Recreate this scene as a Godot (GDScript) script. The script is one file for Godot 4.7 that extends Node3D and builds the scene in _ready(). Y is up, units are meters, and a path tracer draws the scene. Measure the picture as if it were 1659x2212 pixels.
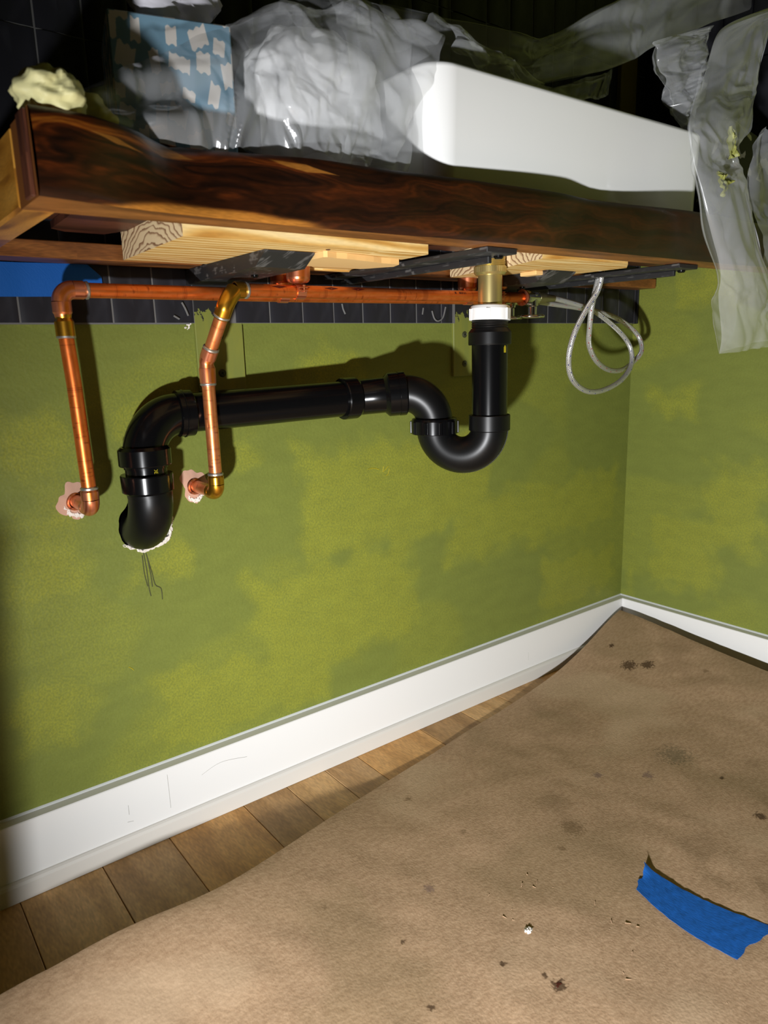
extends Node3D
# The underside of a wooden bathroom counter: copper supply pipes, black waste trap, olive painted wall.

const WALL_R := 1.335          # x of the wall on the right
const TOP := 0.80              # counter top
const UNDER := 0.745           # counter underside

var m := {}                    # materials by name
var taken := {}                # names in use at top level
var rng := RandomNumberGenerator.new()


# ------------------------------------------------------------------ mesh builder
class MB:
	var p := PackedVector3Array()
	var n := PackedVector3Array()
	var t := PackedVector2Array()
	var t2 := PackedVector2Array()

	func tri(a: Vector3, b: Vector3, c: Vector3, na: Vector3, nb: Vector3, nc: Vector3, ta := Vector2.ZERO, tb := Vector2.ZERO, tc := Vector2.ZERO) -> void:
		if (b - a).cross(c - a).dot(na + nb + nc) > 0.0:
			p.append(a); p.append(c); p.append(b)
			n.append(na); n.append(nc); n.append(nb)
			t.append(ta); t.append(tc); t.append(tb)
		else:
			p.append(a); p.append(b); p.append(c)
			n.append(na); n.append(nb); n.append(nc)
			t.append(ta); t.append(tb); t.append(tc)

	func flat(a: Vector3, b: Vector3, c: Vector3, out: Vector3, ta := Vector2.ZERO, tb := Vector2.ZERO, tc := Vector2.ZERO) -> void:
		var f := (b - a).cross(c - a)
		if f.length_squared() < 1e-18:
			return
		f = f.normalized()
		if f.dot(out) < 0.0:
			f = -f
		tri(a, b, c, f, f, f, ta, tb, tc)

	func quad(a: Vector3, b: Vector3, c: Vector3, d: Vector3, out: Vector3, ta := Vector2.ZERO, tb := Vector2.ZERO, tc := Vector2.ZERO, td := Vector2.ZERO) -> void:
		flat(a, b, c, out, ta, tb, tc)
		flat(a, c, d, out, ta, tc, td)

	# a box with chamfered edges; texture coordinates in metres, the long side along u
	func box(size: Vector3, at: Transform3D, ch := 0.001, off := Vector2.ZERO) -> void:
		var h := size / 2.0
		ch = minf(ch, 0.49 * minf(size.x, minf(size.y, size.z)))
		for axis in 3:
			var u := (axis + 1) % 3
			var v := (axis + 2) % 3
			if size[v] > size[u]:
				var k := u
				u = v
				v = k
			for s: float in [-1.0, 1.0]:
				var q := []
				var w := []
				for e in [[-1, -1], [1, -1], [1, 1], [-1, 1]]:
					var c := Vector3.ZERO
					c[axis] = s * h[axis]
					c[u] = e[0] * (h[u] - ch)
					c[v] = e[1] * (h[v] - ch)
					q.append(at * c)
					w.append(off + Vector2(c[u], c[v] + 0.37 * axis))
				var o := Vector3.ZERO
				o[axis] = s
				quad(q[0], q[1], q[2], q[3], at.basis * o, w[0], w[1], w[2], w[3])
		for axis in 3:                       # the twelve edges run along each axis
			var u := (axis + 1) % 3
			var v := (axis + 2) % 3
			for su: float in [-1.0, 1.0]:
				for sv: float in [-1.0, 1.0]:
					var c: Array[Vector3] = []
					for e in [[-1, 0], [1, 0], [1, 1], [-1, 1]]:
						var x := Vector3.ZERO
						x[axis] = e[0] * (h[axis] - ch)
						x[u] = su * (h[u] - (ch if e[1] == 0 else 0.0))
						x[v] = sv * (h[v] - (0.0 if e[1] == 0 else ch))
						c.append(x)
					var o := Vector3.ZERO
					o[u] = su
					o[v] = sv
					var w := []
					for x in c:
						w.append(off + Vector2(x[axis], x[v]))
					quad(at * c[0], at * c[1], at * c[2], at * c[3], at.basis * o, w[0], w[1], w[2], w[3])
		for sx: float in [-1.0, 1.0]:
			for sy: float in [-1.0, 1.0]:
				for sz: float in [-1.0, 1.0]:
					var s := Vector3(sx, sy, sz)
					var a := Vector3(h.x, h.y - ch, h.z - ch) * s
					var b := Vector3(h.x - ch, h.y, h.z - ch) * s
					var c := Vector3(h.x - ch, h.y - ch, h.z) * s
					flat(at * a, at * b, at * c, at.basis * s)

	# a turned shape: points of the profile are (along the axis, radius), each stretch with edges of its own
	func lathe(from: Vector3, dir: Vector3, prof: Array, seg := 32, wobble := 0.0) -> void:
		dir = dir.normalized()
		var x := dir.cross(Vector3.UP if absf(dir.y) < 0.9 else Vector3.BACK).normalized()
		var y := dir.cross(x)
		var run := 0.0
		for i in prof.size() - 1:
			var a: Vector2 = prof[i]
			var b: Vector2 = prof[i + 1]
			var d := b - a
			if d.length() < 1e-7:
				continue
			var nr := Vector2(-d.y, d.x).normalized()       # (along, out)
			for k in seg:
				var a0 := TAU * k / seg
				var a1 := TAU * (k + 1) / seg
				var r0 := x * cos(a0) + y * sin(a0)
				var r1 := x * cos(a1) + y * sin(a1)
				var n0 := dir * nr.x + r0 * nr.y
				var n1 := dir * nr.x + r1 * nr.y
				var w0 := 1.0 + wobble * sin(a0 * 3.0)
				var w1 := 1.0 + wobble * sin(a1 * 3.0)
				var p00 := from + dir * a.x + r0 * a.y * w0
				var p01 := from + dir * a.x + r1 * a.y * w1
				var p10 := from + dir * b.x + r0 * b.y * w0
				var p11 := from + dir * b.x + r1 * b.y * w1
				var u0 := float(k) / seg
				var u1 := float(k + 1) / seg
				var v0 := run
				var v1 := run + d.length()
				if a.y > 1e-6:
					tri(p00, p01, p11, n0, n1, n1, Vector2(u0, v0), Vector2(u1, v0), Vector2(u1, v1))
				if b.y > 1e-6:
					tri(p00, p11, p10, n0, n1, n0, Vector2(u0, v0), Vector2(u1, v1), Vector2(u0, v1))
			run += d.length()

	# a round tube along points, with a radius for each point or one for all
	func tube(pts: Array, rad, seg := 20, caps := true) -> void:
		var c := pts.size()
		var up := Vector3.ZERO
		var rings := []
		var norms := []
		var vs := []
		var run := 0.0
		for i in c:
			var d: Vector3 = (pts[mini(i + 1, c - 1)] - pts[maxi(i - 1, 0)]).normalized()
			if i == 0:
				up = d.cross(Vector3.UP if absf(d.y) < 0.9 else Vector3.BACK).normalized()
			else:
				up = (up - d * up.dot(d)).normalized()
				run += (pts[i] - pts[i - 1]).length()
			var side := d.cross(up)
			var r: float = rad[i] if rad is Array else rad
			var ring := PackedVector3Array()
			var nn := PackedVector3Array()
			for k in seg + 1:
				var a := TAU * k / seg
				var o := up * cos(a) + side * sin(a)
				ring.append(pts[i] + o * r)
				nn.append(o)
			rings.append(ring)
			norms.append(nn)
			vs.append(run)
		for i in c - 1:
			for k in seg:
				var u0 := float(k) / seg
				var u1 := float(k + 1) / seg
				tri(rings[i][k], rings[i][k + 1], rings[i + 1][k + 1], norms[i][k], norms[i][k + 1], norms[i + 1][k + 1], Vector2(u0, vs[i]), Vector2(u1, vs[i]), Vector2(u1, vs[i + 1]))
				tri(rings[i][k], rings[i + 1][k + 1], rings[i + 1][k], norms[i][k], norms[i + 1][k + 1], norms[i + 1][k], Vector2(u0, vs[i]), Vector2(u1, vs[i + 1]), Vector2(u0, vs[i + 1]))
		if caps:
			for e in [0, c - 1]:
				var o: Vector3 = (pts[0] - pts[1]) if e == 0 else (pts[c - 1] - pts[c - 2])
				for k in seg:
					flat(pts[e], rings[e][k], rings[e][k + 1], o)

	# a sheet of nu x nv cells through f(u, v), smooth
	func grid(nu: int, nv: int, f: Callable, scale := Vector2.ONE, thick := 0.0) -> void:
		var q := PackedVector3Array()
		q.resize((nu + 1) * (nv + 1))
		for j in nv + 1:
			for i in nu + 1:
				q[j * (nu + 1) + i] = f.call(float(i) / nu, float(j) / nv)
		var w := nu + 1
		var g := PackedVector3Array()
		g.resize(q.size())
		for j in nv + 1:
			for i in nu + 1:
				var du := q[j * w + mini(i + 1, nu)] - q[j * w + maxi(i - 1, 0)]
				var dv := q[mini(j + 1, nv) * w + i] - q[maxi(j - 1, 0) * w + i]
				var k := du.cross(dv)
				g[j * w + i] = k.normalized() if k.length_squared() > 1e-20 else Vector3.UP
		for side in (2 if thick > 0.0 else 1):
			for j in nv:
				for i in nu:
					var a := j * w + i
					var ids := [a, a + 1, a + w + 1, a + w]
					var c := []
					var nn := []
					var tt := []
					for id in ids:
						nn.append(g[id] * (1.0 if side == 0 else -1.0))
						c.append(q[id] - g[id] * thick * side)
						tt.append(Vector2(float(id % w) / nu, float(id / w) / nv) * scale)
					tri(c[0], c[1], c[2], nn[0], nn[1], nn[2], tt[0], tt[1], tt[2])
					tri(c[0], c[2], c[3], nn[0], nn[2], nn[3], tt[0], tt[2], tt[3])
		if thick > 0.0:
			for j in nv:
				for i in [0, nu]:
					var a: int = j * w + i
					var o: Vector3 = q[a] - q[j * w + (1 if i == 0 else nu - 1)]
					quad(q[a], q[a + w], q[a + w] - g[a + w] * thick, q[a] - g[a] * thick, o)
			for i in nu:
				for j in [0, nv]:
					var a: int = j * w + i
					var o: Vector3 = q[a] - q[(1 if j == 0 else nv - 1) * w + i]
					quad(q[a], q[a + 1], q[a + 1] - g[a + 1] * thick, q[a] - g[a] * thick, o)

	# a flat outline (in the plane of ax and ay) with thickness along az, between z0 and z1
	func prism(outline: PackedVector2Array, at: Transform3D, z0: float, z1: float, uvs := 1.0) -> void:
		var ids := Geometry2D.triangulate_polygon(outline)
		for s: float in [z0, z1]:
			var o := at.basis * Vector3(0, 0, 1.0 if s == z1 else -1.0)
			for k in range(0, ids.size(), 3):
				var a := outline[ids[k]]
				var b := outline[ids[k + 1]]
				var c := outline[ids[k + 2]]
				flat(at * Vector3(a.x, a.y, s), at * Vector3(b.x, b.y, s), at * Vector3(c.x, c.y, s), o, a * uvs, b * uvs, c * uvs)
		var cw := Geometry2D.is_polygon_clockwise(outline)
		for k in outline.size():
			var a := outline[k]
			var b := outline[(k + 1) % outline.size()]
			var e := (b - a)
			var o := Vector3(e.y, -e.x, 0) * (1.0 if not cw else -1.0)
			quad(at * Vector3(a.x, a.y, z0), at * Vector3(b.x, b.y, z0), at * Vector3(b.x, b.y, z1), at * Vector3(a.x, a.y, z1), at.basis * o, Vector2(a.x, a.y) * uvs, Vector2(b.x, b.y) * uvs, Vector2(b.x, b.y + z1 - z0) * uvs, Vector2(a.x, a.y + z1 - z0) * uvs)

	func mesh(second := false) -> ArrayMesh:
		var a := []
		a.resize(Mesh.ARRAY_MAX)
		a[Mesh.ARRAY_VERTEX] = p
		a[Mesh.ARRAY_NORMAL] = n
		a[Mesh.ARRAY_TEX_UV] = t
		if second:
			a[Mesh.ARRAY_TEX_UV2] = t2
		var k := ArrayMesh.new()
		k.add_surface_from_arrays(Mesh.PRIMITIVE_TRIANGLES, a)
		return k


# ------------------------------------------------------------------ naming helpers
func numbered(called: String) -> String:
	taken[called] = taken.get(called, -1) + 1
	return called if taken[called] == 0 else "%s_%03d" % [called, taken[called]]


func tag(o: Node3D, label: String, category: String, group := "", kind := "") -> Node3D:
	o.set_meta("label", label)
	o.set_meta("category", category)
	if group:
		o.set_meta("group", group)
	if kind:
		o.set_meta("kind", kind)
	return o


func thing(called: String, label: String, category: String, at := Vector3.ZERO, group := "", kind := "") -> Node3D:
	var o := Node3D.new()
	o.name = numbered(called)
	add_child(o)
	o.position = at
	return tag(o, label, category, group, kind)


# one mesh; coordinates are the room's, and a parent's own place is taken off
func obj(called: String, b: MB, mat: Material, parent: Node3D = null, second := false) -> MeshInstance3D:
	var o := MeshInstance3D.new()
	o.mesh = b.mesh(second)
	o.material_override = mat
	if parent == null:
		o.name = numbered(called)
		add_child(o)
	else:
		o.name = called
		parent.add_child(o, true)
		o.position = -parent.global_position if parent.get_parent() == self else Vector3.ZERO
		if parent is MeshInstance3D:
			o.position = Vector3.ZERO
	return o


func box_at(c: Vector3, size: Vector3, ch := 0.001, off := Vector2.ZERO) -> MB:
	var b := MB.new()
	b.box(size, Transform3D(Basis(), c), ch, off)
	return b


func arc(c: Vector3, from: Vector3, to: Vector3, n := 12, turn := PI / 2) -> Array:
	# points round c from c + from towards the direction of to (at right angles to from)
	var out := []
	var r := from.length()
	for i in n + 1:
		var a := turn * i / n
		out.append(c + from * cos(a) + to.normalized() * r * sin(a))
	return out


func smooth_path(q: Array, per := 6) -> Array:
	var out := []
	for i in q.size() - 1:
		for k in per:
			out.append(q[i].cubic_interpolate(q[i + 1], q[maxi(i - 1, 0)], q[mini(i + 2, q.size() - 1)], float(k) / per))
	out.append(q[-1])
	return out


func along(q: Array, v: float) -> Vector3:
	var f := v * (q.size() - 1)
	var i := mini(int(f), q.size() - 2)
	return q[i].cubic_interpolate(q[i + 1], q[maxi(i - 1, 0)], q[mini(i + 2, q.size() - 1)], f - i)


# ------------------------------------------------------------------ textures
func noise(sd: int, freq: float, oct := 3, ridged := false) -> FastNoiseLite:
	var f := FastNoiseLite.new()
	f.seed = sd
	f.noise_type = FastNoiseLite.TYPE_SIMPLEX_SMOOTH
	f.frequency = freq
	f.fractal_type = FastNoiseLite.FRACTAL_RIDGED if ridged else FastNoiseLite.FRACTAL_FBM
	f.fractal_octaves = oct
	return f


func picture(w: int, h: int, f: Callable, alpha := false) -> ImageTexture:
	var d := PackedByteArray()
	d.resize(w * h * 4)
	var k := 0
	for y in h:
		for x in w:
			var c: Color = f.call(x, y)
			d[k] = clampi(int(c.r * 255.0), 0, 255)
			d[k + 1] = clampi(int(c.g * 255.0), 0, 255)
			d[k + 2] = clampi(int(c.b * 255.0), 0, 255)
			d[k + 3] = clampi(int(c.a * 255.0), 0, 255) if alpha else 255
			k += 4
	return ImageTexture.create_from_image(Image.create_from_data(w, h, false, Image.FORMAT_RGBA8, d))


func relief(w: int, h: int, f: FastNoiseLite) -> ImageTexture:
	var im := f.get_seamless_image(w, h)
	im.convert(Image.FORMAT_RGBA8)
	return ImageTexture.create_from_image(im)


func c8(r: float, g: float, b: float) -> Color:
	return Color(r / 255.0, g / 255.0, b / 255.0)


func ramp(v: float, stops: Array) -> Color:
	v = clampf(v, 0.0, 1.0) * (stops.size() - 1)
	var i := mini(int(v), stops.size() - 2)
	return stops[i].lerp(stops[i + 1], v - i)


func plain(color: Color, rough := 0.6, metal := 0.0, spec := 0.5) -> StandardMaterial3D:
	var k := StandardMaterial3D.new()
	k.albedo_color = color
	k.roughness = rough
	k.metallic = metal
	k.metallic_specular = spec
	return k


func bump(k: StandardMaterial3D, tex: Texture2D, cm: float) -> StandardMaterial3D:
	k.heightmap_enabled = true
	k.heightmap_texture = tex
	k.heightmap_scale = cm
	return k


func painted_wall(w: int, h: int, x0: float, y0: float, x1: float, y1: float, patches: Array, sd: int) -> ImageTexture:
	# olive emulsion rolled on in two coats: the thin second coat leaves brighter speckled patches with ragged edges
	var big := noise(sd, 2.6, 2)
	var warp := noise(sd + 1, 14.0, 3)
	var grain := noise(sd + 2, 330.0, 2)
	var streak := noise(sd + 3, 26.0, 2)
	return picture(w, h, func(px: int, py: int) -> Color:
		var x := x0 + (x1 - x0) * px / w
		var y := y1 + (y0 - y1) * py / h
		var g := grain.get_noise_2d(x, y * 0.8)
		var e := warp.get_noise_2d(x, y) * 0.03
		var a := smoothstep(0.02, 0.30, big.get_noise_2d(x * 1.0, y * 1.4)) * 0.35
		for r in patches:
			var d := minf(minf(x - r[0], r[2] - x), minf(y - r[1], r[3] - y)) + e
			a = maxf(a, smoothstep(-0.012, 0.03, d) * (0.75 + 0.15 * streak.get_noise_2d(x, y * 0.6)))
		var sp := clampf(g * 2.2, -1.0, 1.0)
		a = clampf(a + a * (1.0 - a * 0.4) * sp * 0.75, 0.0, 1.0)
		var base := c8(113, 121, 55)
		var c := base.lerp(c8(134, 137, 51), a)
		var l := 1.0 + 0.03 * streak.get_noise_2d(x * 0.6, y * 1.5) + 0.04 * g
		return Color(c.r * l, c.g * l, c.b * l))


func grain_wood(w: int, h: int, su: float, sv: float, sd: int, stops: Array, rings: float, wave: float, fibre: float) -> ImageTexture:
	var n1 := noise(sd, 1.0, 3)
	var n2 := noise(sd + 1, 1.0, 2)
	var n3 := noise(sd + 2, 1.0, 2)
	return picture(w, h, func(px: int, py: int) -> Color:
		var x := su * px / w
		var y := sv * py / h
		var q := y + wave * n1.get_noise_2d(x * 3.0, y * 9.0)
		var v := 0.5 + 0.5 * sin(q * rings + 2.6 * n2.get_noise_2d(x * 5.0, y * 22.0))
		v = v * 0.62 + 0.38 * (0.5 + 0.7 * n1.get_noise_2d(x * 7.0 + 9.0, y * 40.0))
		var f := n3.get_noise_2d(x * 60.0, y * 900.0)
		var c := ramp(v, stops)
		var l := 1.0 + fibre * f
		return Color(c.r * l, c.g * l, c.b * l))


func make_materials() -> void:
	var stipple := relief(256, 256, noise(5, 0.055, 3))
	var patches := [[0.525, 0.330, 0.925, 0.510], [0.432, 0.158, 0.748, 0.338], [0.278, 0.099, 0.573, 0.233], [0.149, 0.493, 0.243, 0.588], [0.141, 0.343, 0.223, 0.482], [0.120, 0.171, 0.215, 0.272], [1.069, 0.118, 1.313, 0.239], [0.271, 0.347, 0.356, 0.402], [0.813, 0.267, 1.304, 0.394], [0.269, 0.534, 0.330, 0.600], [0.415, 0.490, 0.470, 0.547], [0.53, 0.60, 0.66, 0.648]]
	var k := plain(Color.WHITE, 0.5, 0.0, 0.35)
	k.detail_enabled = true
	k.detail_blend_mode = BaseMaterial3D.BLEND_MODE_MIX
	k.detail_uv_layer = BaseMaterial3D.DETAIL_UV_2
	k.detail_albedo = painted_wall(1400, 640, 0.0, 0.0, 1.4, 0.70, patches, 11)
	bump(k, stipple, 0.022)
	m.wall = k
	k = k.duplicate()
	k.detail_albedo = painted_wall(560, 700, 0.0, 0.05, 0.7, 0.95, [[0.043, 0.497, 0.143, 0.561], [0.061, 0.143, 0.220, 0.315], [0.177, 0.242, 0.299, 0.418], [0.008, 0.103, 0.036, 0.267], [0.09, 0.70, 0.24, 0.78]], 23)
	m.wall_side = k
	m.plate = plain(Color.WHITE, 0.55)
	var ragged := noise(31, 60.0, 3)
	m.plate.albedo_texture = picture(96, 256, func(px: int, py: int) -> Color:
		var x := 0.075 * px / 96.0
		var y := 0.16 * (1.0 - py / 256.0)
		var e := y + 0.016 * ragged.get_noise_2d(x * 1.2, y * 0.8) + 0.004 * ragged.get_noise_2d(x * 5.0, y * 4.0)
		var g := c8(111, 119, 57).lerp(c8(128, 130, 52), 0.5 + 0.5 * ragged.get_noise_2d(x, y * 0.2))
		return g if e < 0.098 else c8(30, 30, 32))
	m.black_steel = plain(Color.WHITE, 0.5, 0.0, 0.5)
	var sc := noise(37, 1.0, 3)
	m.black_steel.albedo_texture = picture(256, 128, func(px: int, py: int) -> Color:
		var v := sc.get_noise_2d(px * 0.02, py * 0.05) + 0.5 * sc.get_noise_2d(px * 0.01 + 40.0, py * 0.4)
		var d := smoothstep(0.25, 0.6, v)
		return c8(34, 34, 35).lerp(c8(96, 94, 92), d * 0.8))
	m.black_steel.uv1_scale = Vector3(7, 7, 1)

	var tn := noise(41, 1.0, 3)
	m.tile = plain(Color.WHITE, 0.42, 0.0, 0.4)
	m.tile.albedo_texture = picture(256, 256, func(px: int, py: int) -> Color:
		var a := smoothstep(0.2, 0.75, tn.get_noise_2d(px * 0.016, py * 0.008))
		var sp := smoothstep(0.55, 0.8, tn.get_noise_2d(px * 0.2 + 70.0, py * 0.2))
		return c8(37, 37, 42).lerp(c8(66, 66, 72), a * 0.7).lerp(c8(24, 24, 27), sp * 0.5))
	m.tile.uv1_scale = Vector3(4.3, 4.3, 1)
	bump(m.tile, relief(128, 128, noise(43, 0.02, 2)), 0.12)
	m.grout = plain(c8(104, 103, 101), 0.9)
	m.pale_grout = plain(c8(168, 158, 146), 0.9)
	m.plaster = plain(c8(226, 218, 208), 0.95)
	m.pink_plaster = plain(c8(190, 150, 128), 0.9)
	m.cavity = plain(c8(16, 16, 15), 0.95)
	m.shell = plain(c8(120, 116, 108), 0.9)
	m.dark_wall = plain(c8(26, 26, 28), 0.8)

	m.white_paint = plain(c8(229, 228, 225), 0.42, 0.0, 0.4)
	m.shoe_paint = plain(c8(212, 208, 200), 0.5)
	m.scuff = plain(c8(176, 174, 168), 0.7)
	m.smudge = plain(c8(74, 76, 44), 0.8)
	m.caulk = plain(c8(205, 208, 206), 0.5)

	# brown board: flecked fibres in the tile, stains on the second layer
	var f1 := noise(53, 1.0, 3)
	var f2 := noise(54, 1.0, 2)
	var board := plain(Color.WHITE, 0.78, 0.0, 0.3)
	board.albedo_texture = picture(512, 512, func(px: int, py: int) -> Color:
		var v := f1.get_noise_2d(px * 0.05, py * 0.11) * 0.6 + f2.get_noise_2d(px * 0.35, py * 0.6) * 0.55
		var c := ramp(0.5 + 0.62 * v, [c8(152, 122, 94), c8(176, 146, 115), c8(194, 164, 133)])
		return c)
	board.uv1_scale = Vector3(5, 4, 1)
	board.detail_enabled = true
	board.detail_uv_layer = BaseMaterial3D.DETAIL_UV_2
	var dn := noise(55, 1.0, 3)
	board.detail_albedo = picture(1024, 640, func(px: int, py: int) -> Color:
		var x := px / 1024.0
		var y := py / 640.0
		var w := dn.get_noise_2d(x * 9.0, y * 6.0)
		var w2 := dn.get_noise_2d(x * 4.0 + 20.0, y * 3.0)
		var c := c8(112, 90, 62)
		var a := smoothstep(0.1, 0.6, w) * 0.28
		if w2 > 0.1:
			c = c.lerp(c8(124, 110, 74), 0.7)
			a = maxf(a, smoothstep(0.1, 0.4, w2) * 0.3)
		if w2 < -0.22:
			c = c8(206, 180, 148)
			a = smoothstep(-0.22, -0.5, w2) * 0.35
		return Color(c.r, c.g, c.b, a), true)
	var stained: Image = board.detail_albedo.get_image()
	for e in [[0.489, 0.323, 0.0057, 0], [0.503, 0.509, 0.0069, 1], [0.841, 0.307, 0.0062, 0], [0.896, 0.356, 0.0070, 0], [0.714, 0.360, 0.0130, 2], [0.971, 0.354, 0.0190, 3], [0.414, 0.367, 0.0024, 1], [0.478, 0.455, 0.0029, 1], [0.385, 0.447, 0.0033, 1], [0.968, 0.432, 0.0032, 1], [1.151, 0.148, 0.0116, 1], [1.171, 0.175, 0.0097, 1], [1.183, 0.086, 0.0050, 1], [0.669, 0.377, 0.0041, 2], [0.595, 0.273, 0.0034, 2], [0.501, 0.492, 0.0029, 1], [0.924, 0.509, 0.0061, 1], [0.583, 0.170, 0.0043, 2], [0.369, 0.279, 0.0025, 2], [1.210, 0.270, 0.0038, 2]]:
		var ink: Color = [c8(104, 84, 84), c8(58, 38, 20), c8(100, 78, 50), c8(84, 80, 58)][e[3]]
		var cx: float = (e[0] / 1.3 * 0.9 + 0.05) * 1024.0
		var cy: float = e[1] / 1.1 * 640.0
		var rx: float = e[2] / 1.3 * 0.9 * 1024.0
		var ry: float = e[2] / 1.1 * 640.0
		for py in range(int(cy - ry * 1.6), int(cy + ry * 1.6) + 2):
			for px in range(int(cx - rx * 1.6), int(cx + rx * 1.6) + 2):
				if px < 0 or py < 0 or px > 1023 or py > 639:
					continue
				var d := Vector2((px - cx) / rx, (py - cy) / ry).length() + 1.1 * dn.get_noise_2d(px * 0.35, py * 0.35) - 0.15
				if e[3] == 3:
					d += 1.2 * dn.get_noise_2d(px * 1.3, py * 1.3)
				var al := smoothstep(1.15, 0.75, d) * (0.8 if e[3] == 1 else 0.5)
				if al > 0.02:
					var was := stained.get_pixel(px, py)
					var mix := was.lerp(ink, al / maxf(al + was.a * (1.0 - al), 0.001))
					stained.set_pixel(px, py, Color(mix.r, mix.g, mix.b, al + was.a * (1.0 - al)))
	board.detail_albedo = ImageTexture.create_from_image(stained)
	bump(board, relief(512, 512, noise(57, 0.16, 3)), 0.022)
	m.board = board
	m.board_edge = plain(c8(170, 140, 110), 0.85)

	m.oak = []
	var ok := grain_wood(512, 128, 1.0, 0.2, 61, [c8(182, 142, 88), c8(202, 160, 104), c8(216, 176, 122)], 90.0, 0.03, 0.14)
	for tone in [Color(1, 1, 1), Color(0.86, 0.84, 0.82), Color(1.0, 0.95, 0.86), Color(0.93, 0.92, 0.93)]:
		var o := plain(tone, 0.5, 0.0, 0.4)
		o.albedo_texture = ok
		o.uv1_scale = Vector3(1, 5, 1)
		bump(o, ok, 0.008)
		m.oak.append(o)

	# rosewood front rail: 1.2 m by 60 mm, the live edge keeps pale sapwood flecks
	var w1 := noise(71, 1.0, 3)
	var w2n := noise(72, 1.0, 2)
	var w3 := noise(73, 1.0, 2)
	m.rail = plain(Color.WHITE, 0.3, 0.0, 0.5)
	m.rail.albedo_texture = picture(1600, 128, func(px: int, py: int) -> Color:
		var x := 0.13 + 1.2 * px / 1600.0
		var y := 1.0 - py / 128.0          # 0 underside arris .. 1 live edge
		var q := y * 1.0 + 0.55 * w1.get_noise_2d(x * 4.5, y * 0.9) + 0.12 * w1.get_noise_2d(x * 14.0, y * 3.0)
		var v := 0.5 + 0.5 * sin(q * 11.0)
		v = v * 0.5 + 0.38 * (0.5 + 0.8 * w2n.get_noise_2d(x * 6.0, y * 5.0)) + 0.12 * sin(q * 52.0)
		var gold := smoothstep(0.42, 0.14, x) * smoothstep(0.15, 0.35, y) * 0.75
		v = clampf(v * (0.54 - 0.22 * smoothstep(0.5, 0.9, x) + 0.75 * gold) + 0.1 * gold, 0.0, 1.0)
		var c := ramp(v, [c8(24, 12, 7), c8(48, 22, 9), c8(90, 40, 13), c8(140, 80, 24)])
		# sapwood along the lower arris and flecks under the live edge
		var s := w1.get_noise_2d(x * 7.0, y * 2.0) * 0.16
		var low := smoothstep(0.03, -0.05, y - (0.17 * smoothstep(0.165, 0.23, x) * smoothstep(0.42, 0.24, x)) + s * 0.5)
		low *= smoothstep(0.16, 0.19, x) * smoothstep(0.40, 0.33, x)
		var hi := 0.0
		for e in [[0.20, 0.262, 0.88, 0.10], [0.315, 0.385, 0.86, 0.07], [0.165, 0.215, 0.80, 0.05]]:
			var mid: float = (e[0] + e[1]) / 2.0
			var hw: float = (e[1] - e[0]) / 2.0
			var d := absf(x - mid) / hw
			hi = maxf(hi, smoothstep(1.0, 0.75, d + absf(y - e[2] + (x - mid) * 2.2 + s * 0.4) / e[3]))
		c = c.lerp(c8(166, 108, 42), clampf(low, 0.0, 1.0) * 0.95)
		c = c.lerp(c8(150, 98, 38), hi * 0.85)
		var l := 1.0 + 0.16 * w3.get_noise_2d(x * 90.0, y * 45.0)
		return Color(c.r * l, c.g * l, c.b * l))
	m.gold_wood = plain(Color.WHITE, 0.35)
	m.gold_wood.albedo_texture = grain_wood(512, 128, 0.5, 0.1, 75, [c8(104, 60, 20), c8(176, 118, 40), c8(206, 150, 64)], 70.0, 0.08, 0.1)
	m.gold_wood.uv1_scale = Vector3(2, 10, 1)
	m.pale_wood = plain(c8(214, 172, 112), 0.5)
	m.pale_wood.albedo_texture = m.gold_wood.albedo_texture
	m.pale_wood.albedo_color = Color(1.15, 1.2, 1.5)
	m.pale_wood.uv1_scale = Vector3(2, 10, 1)
	m.red_wood = plain(Color.WHITE, 0.45)
	m.red_wood.albedo_texture = grain_wood(512, 128, 0.5, 0.1, 79, [c8(48, 24, 17), c8(80, 44, 30), c8(102, 58, 38)], 60.0, 0.06, 0.15)
	m.red_wood.uv1_scale = Vector3(2, 10, 1)
	m.brown_wood = plain(Color.WHITE, 0.45)
	m.brown_wood.albedo_texture = grain_wood(512, 128, 0.5, 0.1, 83, [c8(84, 48, 20), c8(120, 72, 32), c8(150, 96, 46)], 60.0, 0.05, 0.22)
	m.brown_wood.uv1_scale = Vector3(2, 10, 1)
	m.pine = plain(Color.WHITE, 0.6)
	m.pine.albedo_texture = grain_wood(512, 256, 0.5, 0.25, 87, [c8(180, 124, 48), c8(216, 172, 96), c8(236, 204, 138), c8(240, 214, 156)], 420.0, 0.012, 0.06)
	m.pine.uv1_scale = Vector3(2, 4, 1)
	var pn := noise(89, 1.0, 2)
	m.pine_end = plain(Color.WHITE, 0.75)
	m.pine_end.albedo_texture = picture(256, 128, func(px: int, py: int) -> Color:
		var x := px / 256.0
		var y := py / 128.0
		var d := Vector2((x - 0.45) * 2.0, y + 0.75 + 0.05 * pn.get_noise_2d(x * 6.0, y * 6.0)).length()
		var v := fposmod(d * 12.0, 1.0)
		return c8(232, 206, 160).lerp(c8(136, 98, 66), smoothstep(0.55, 0.95, v)))
	m.raw_ply = plain(c8(226, 186, 122), 0.85)

	var cn := noise(91, 1.0, 3)
	m.copper = plain(Color.WHITE, 0.34, 0.78)
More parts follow.
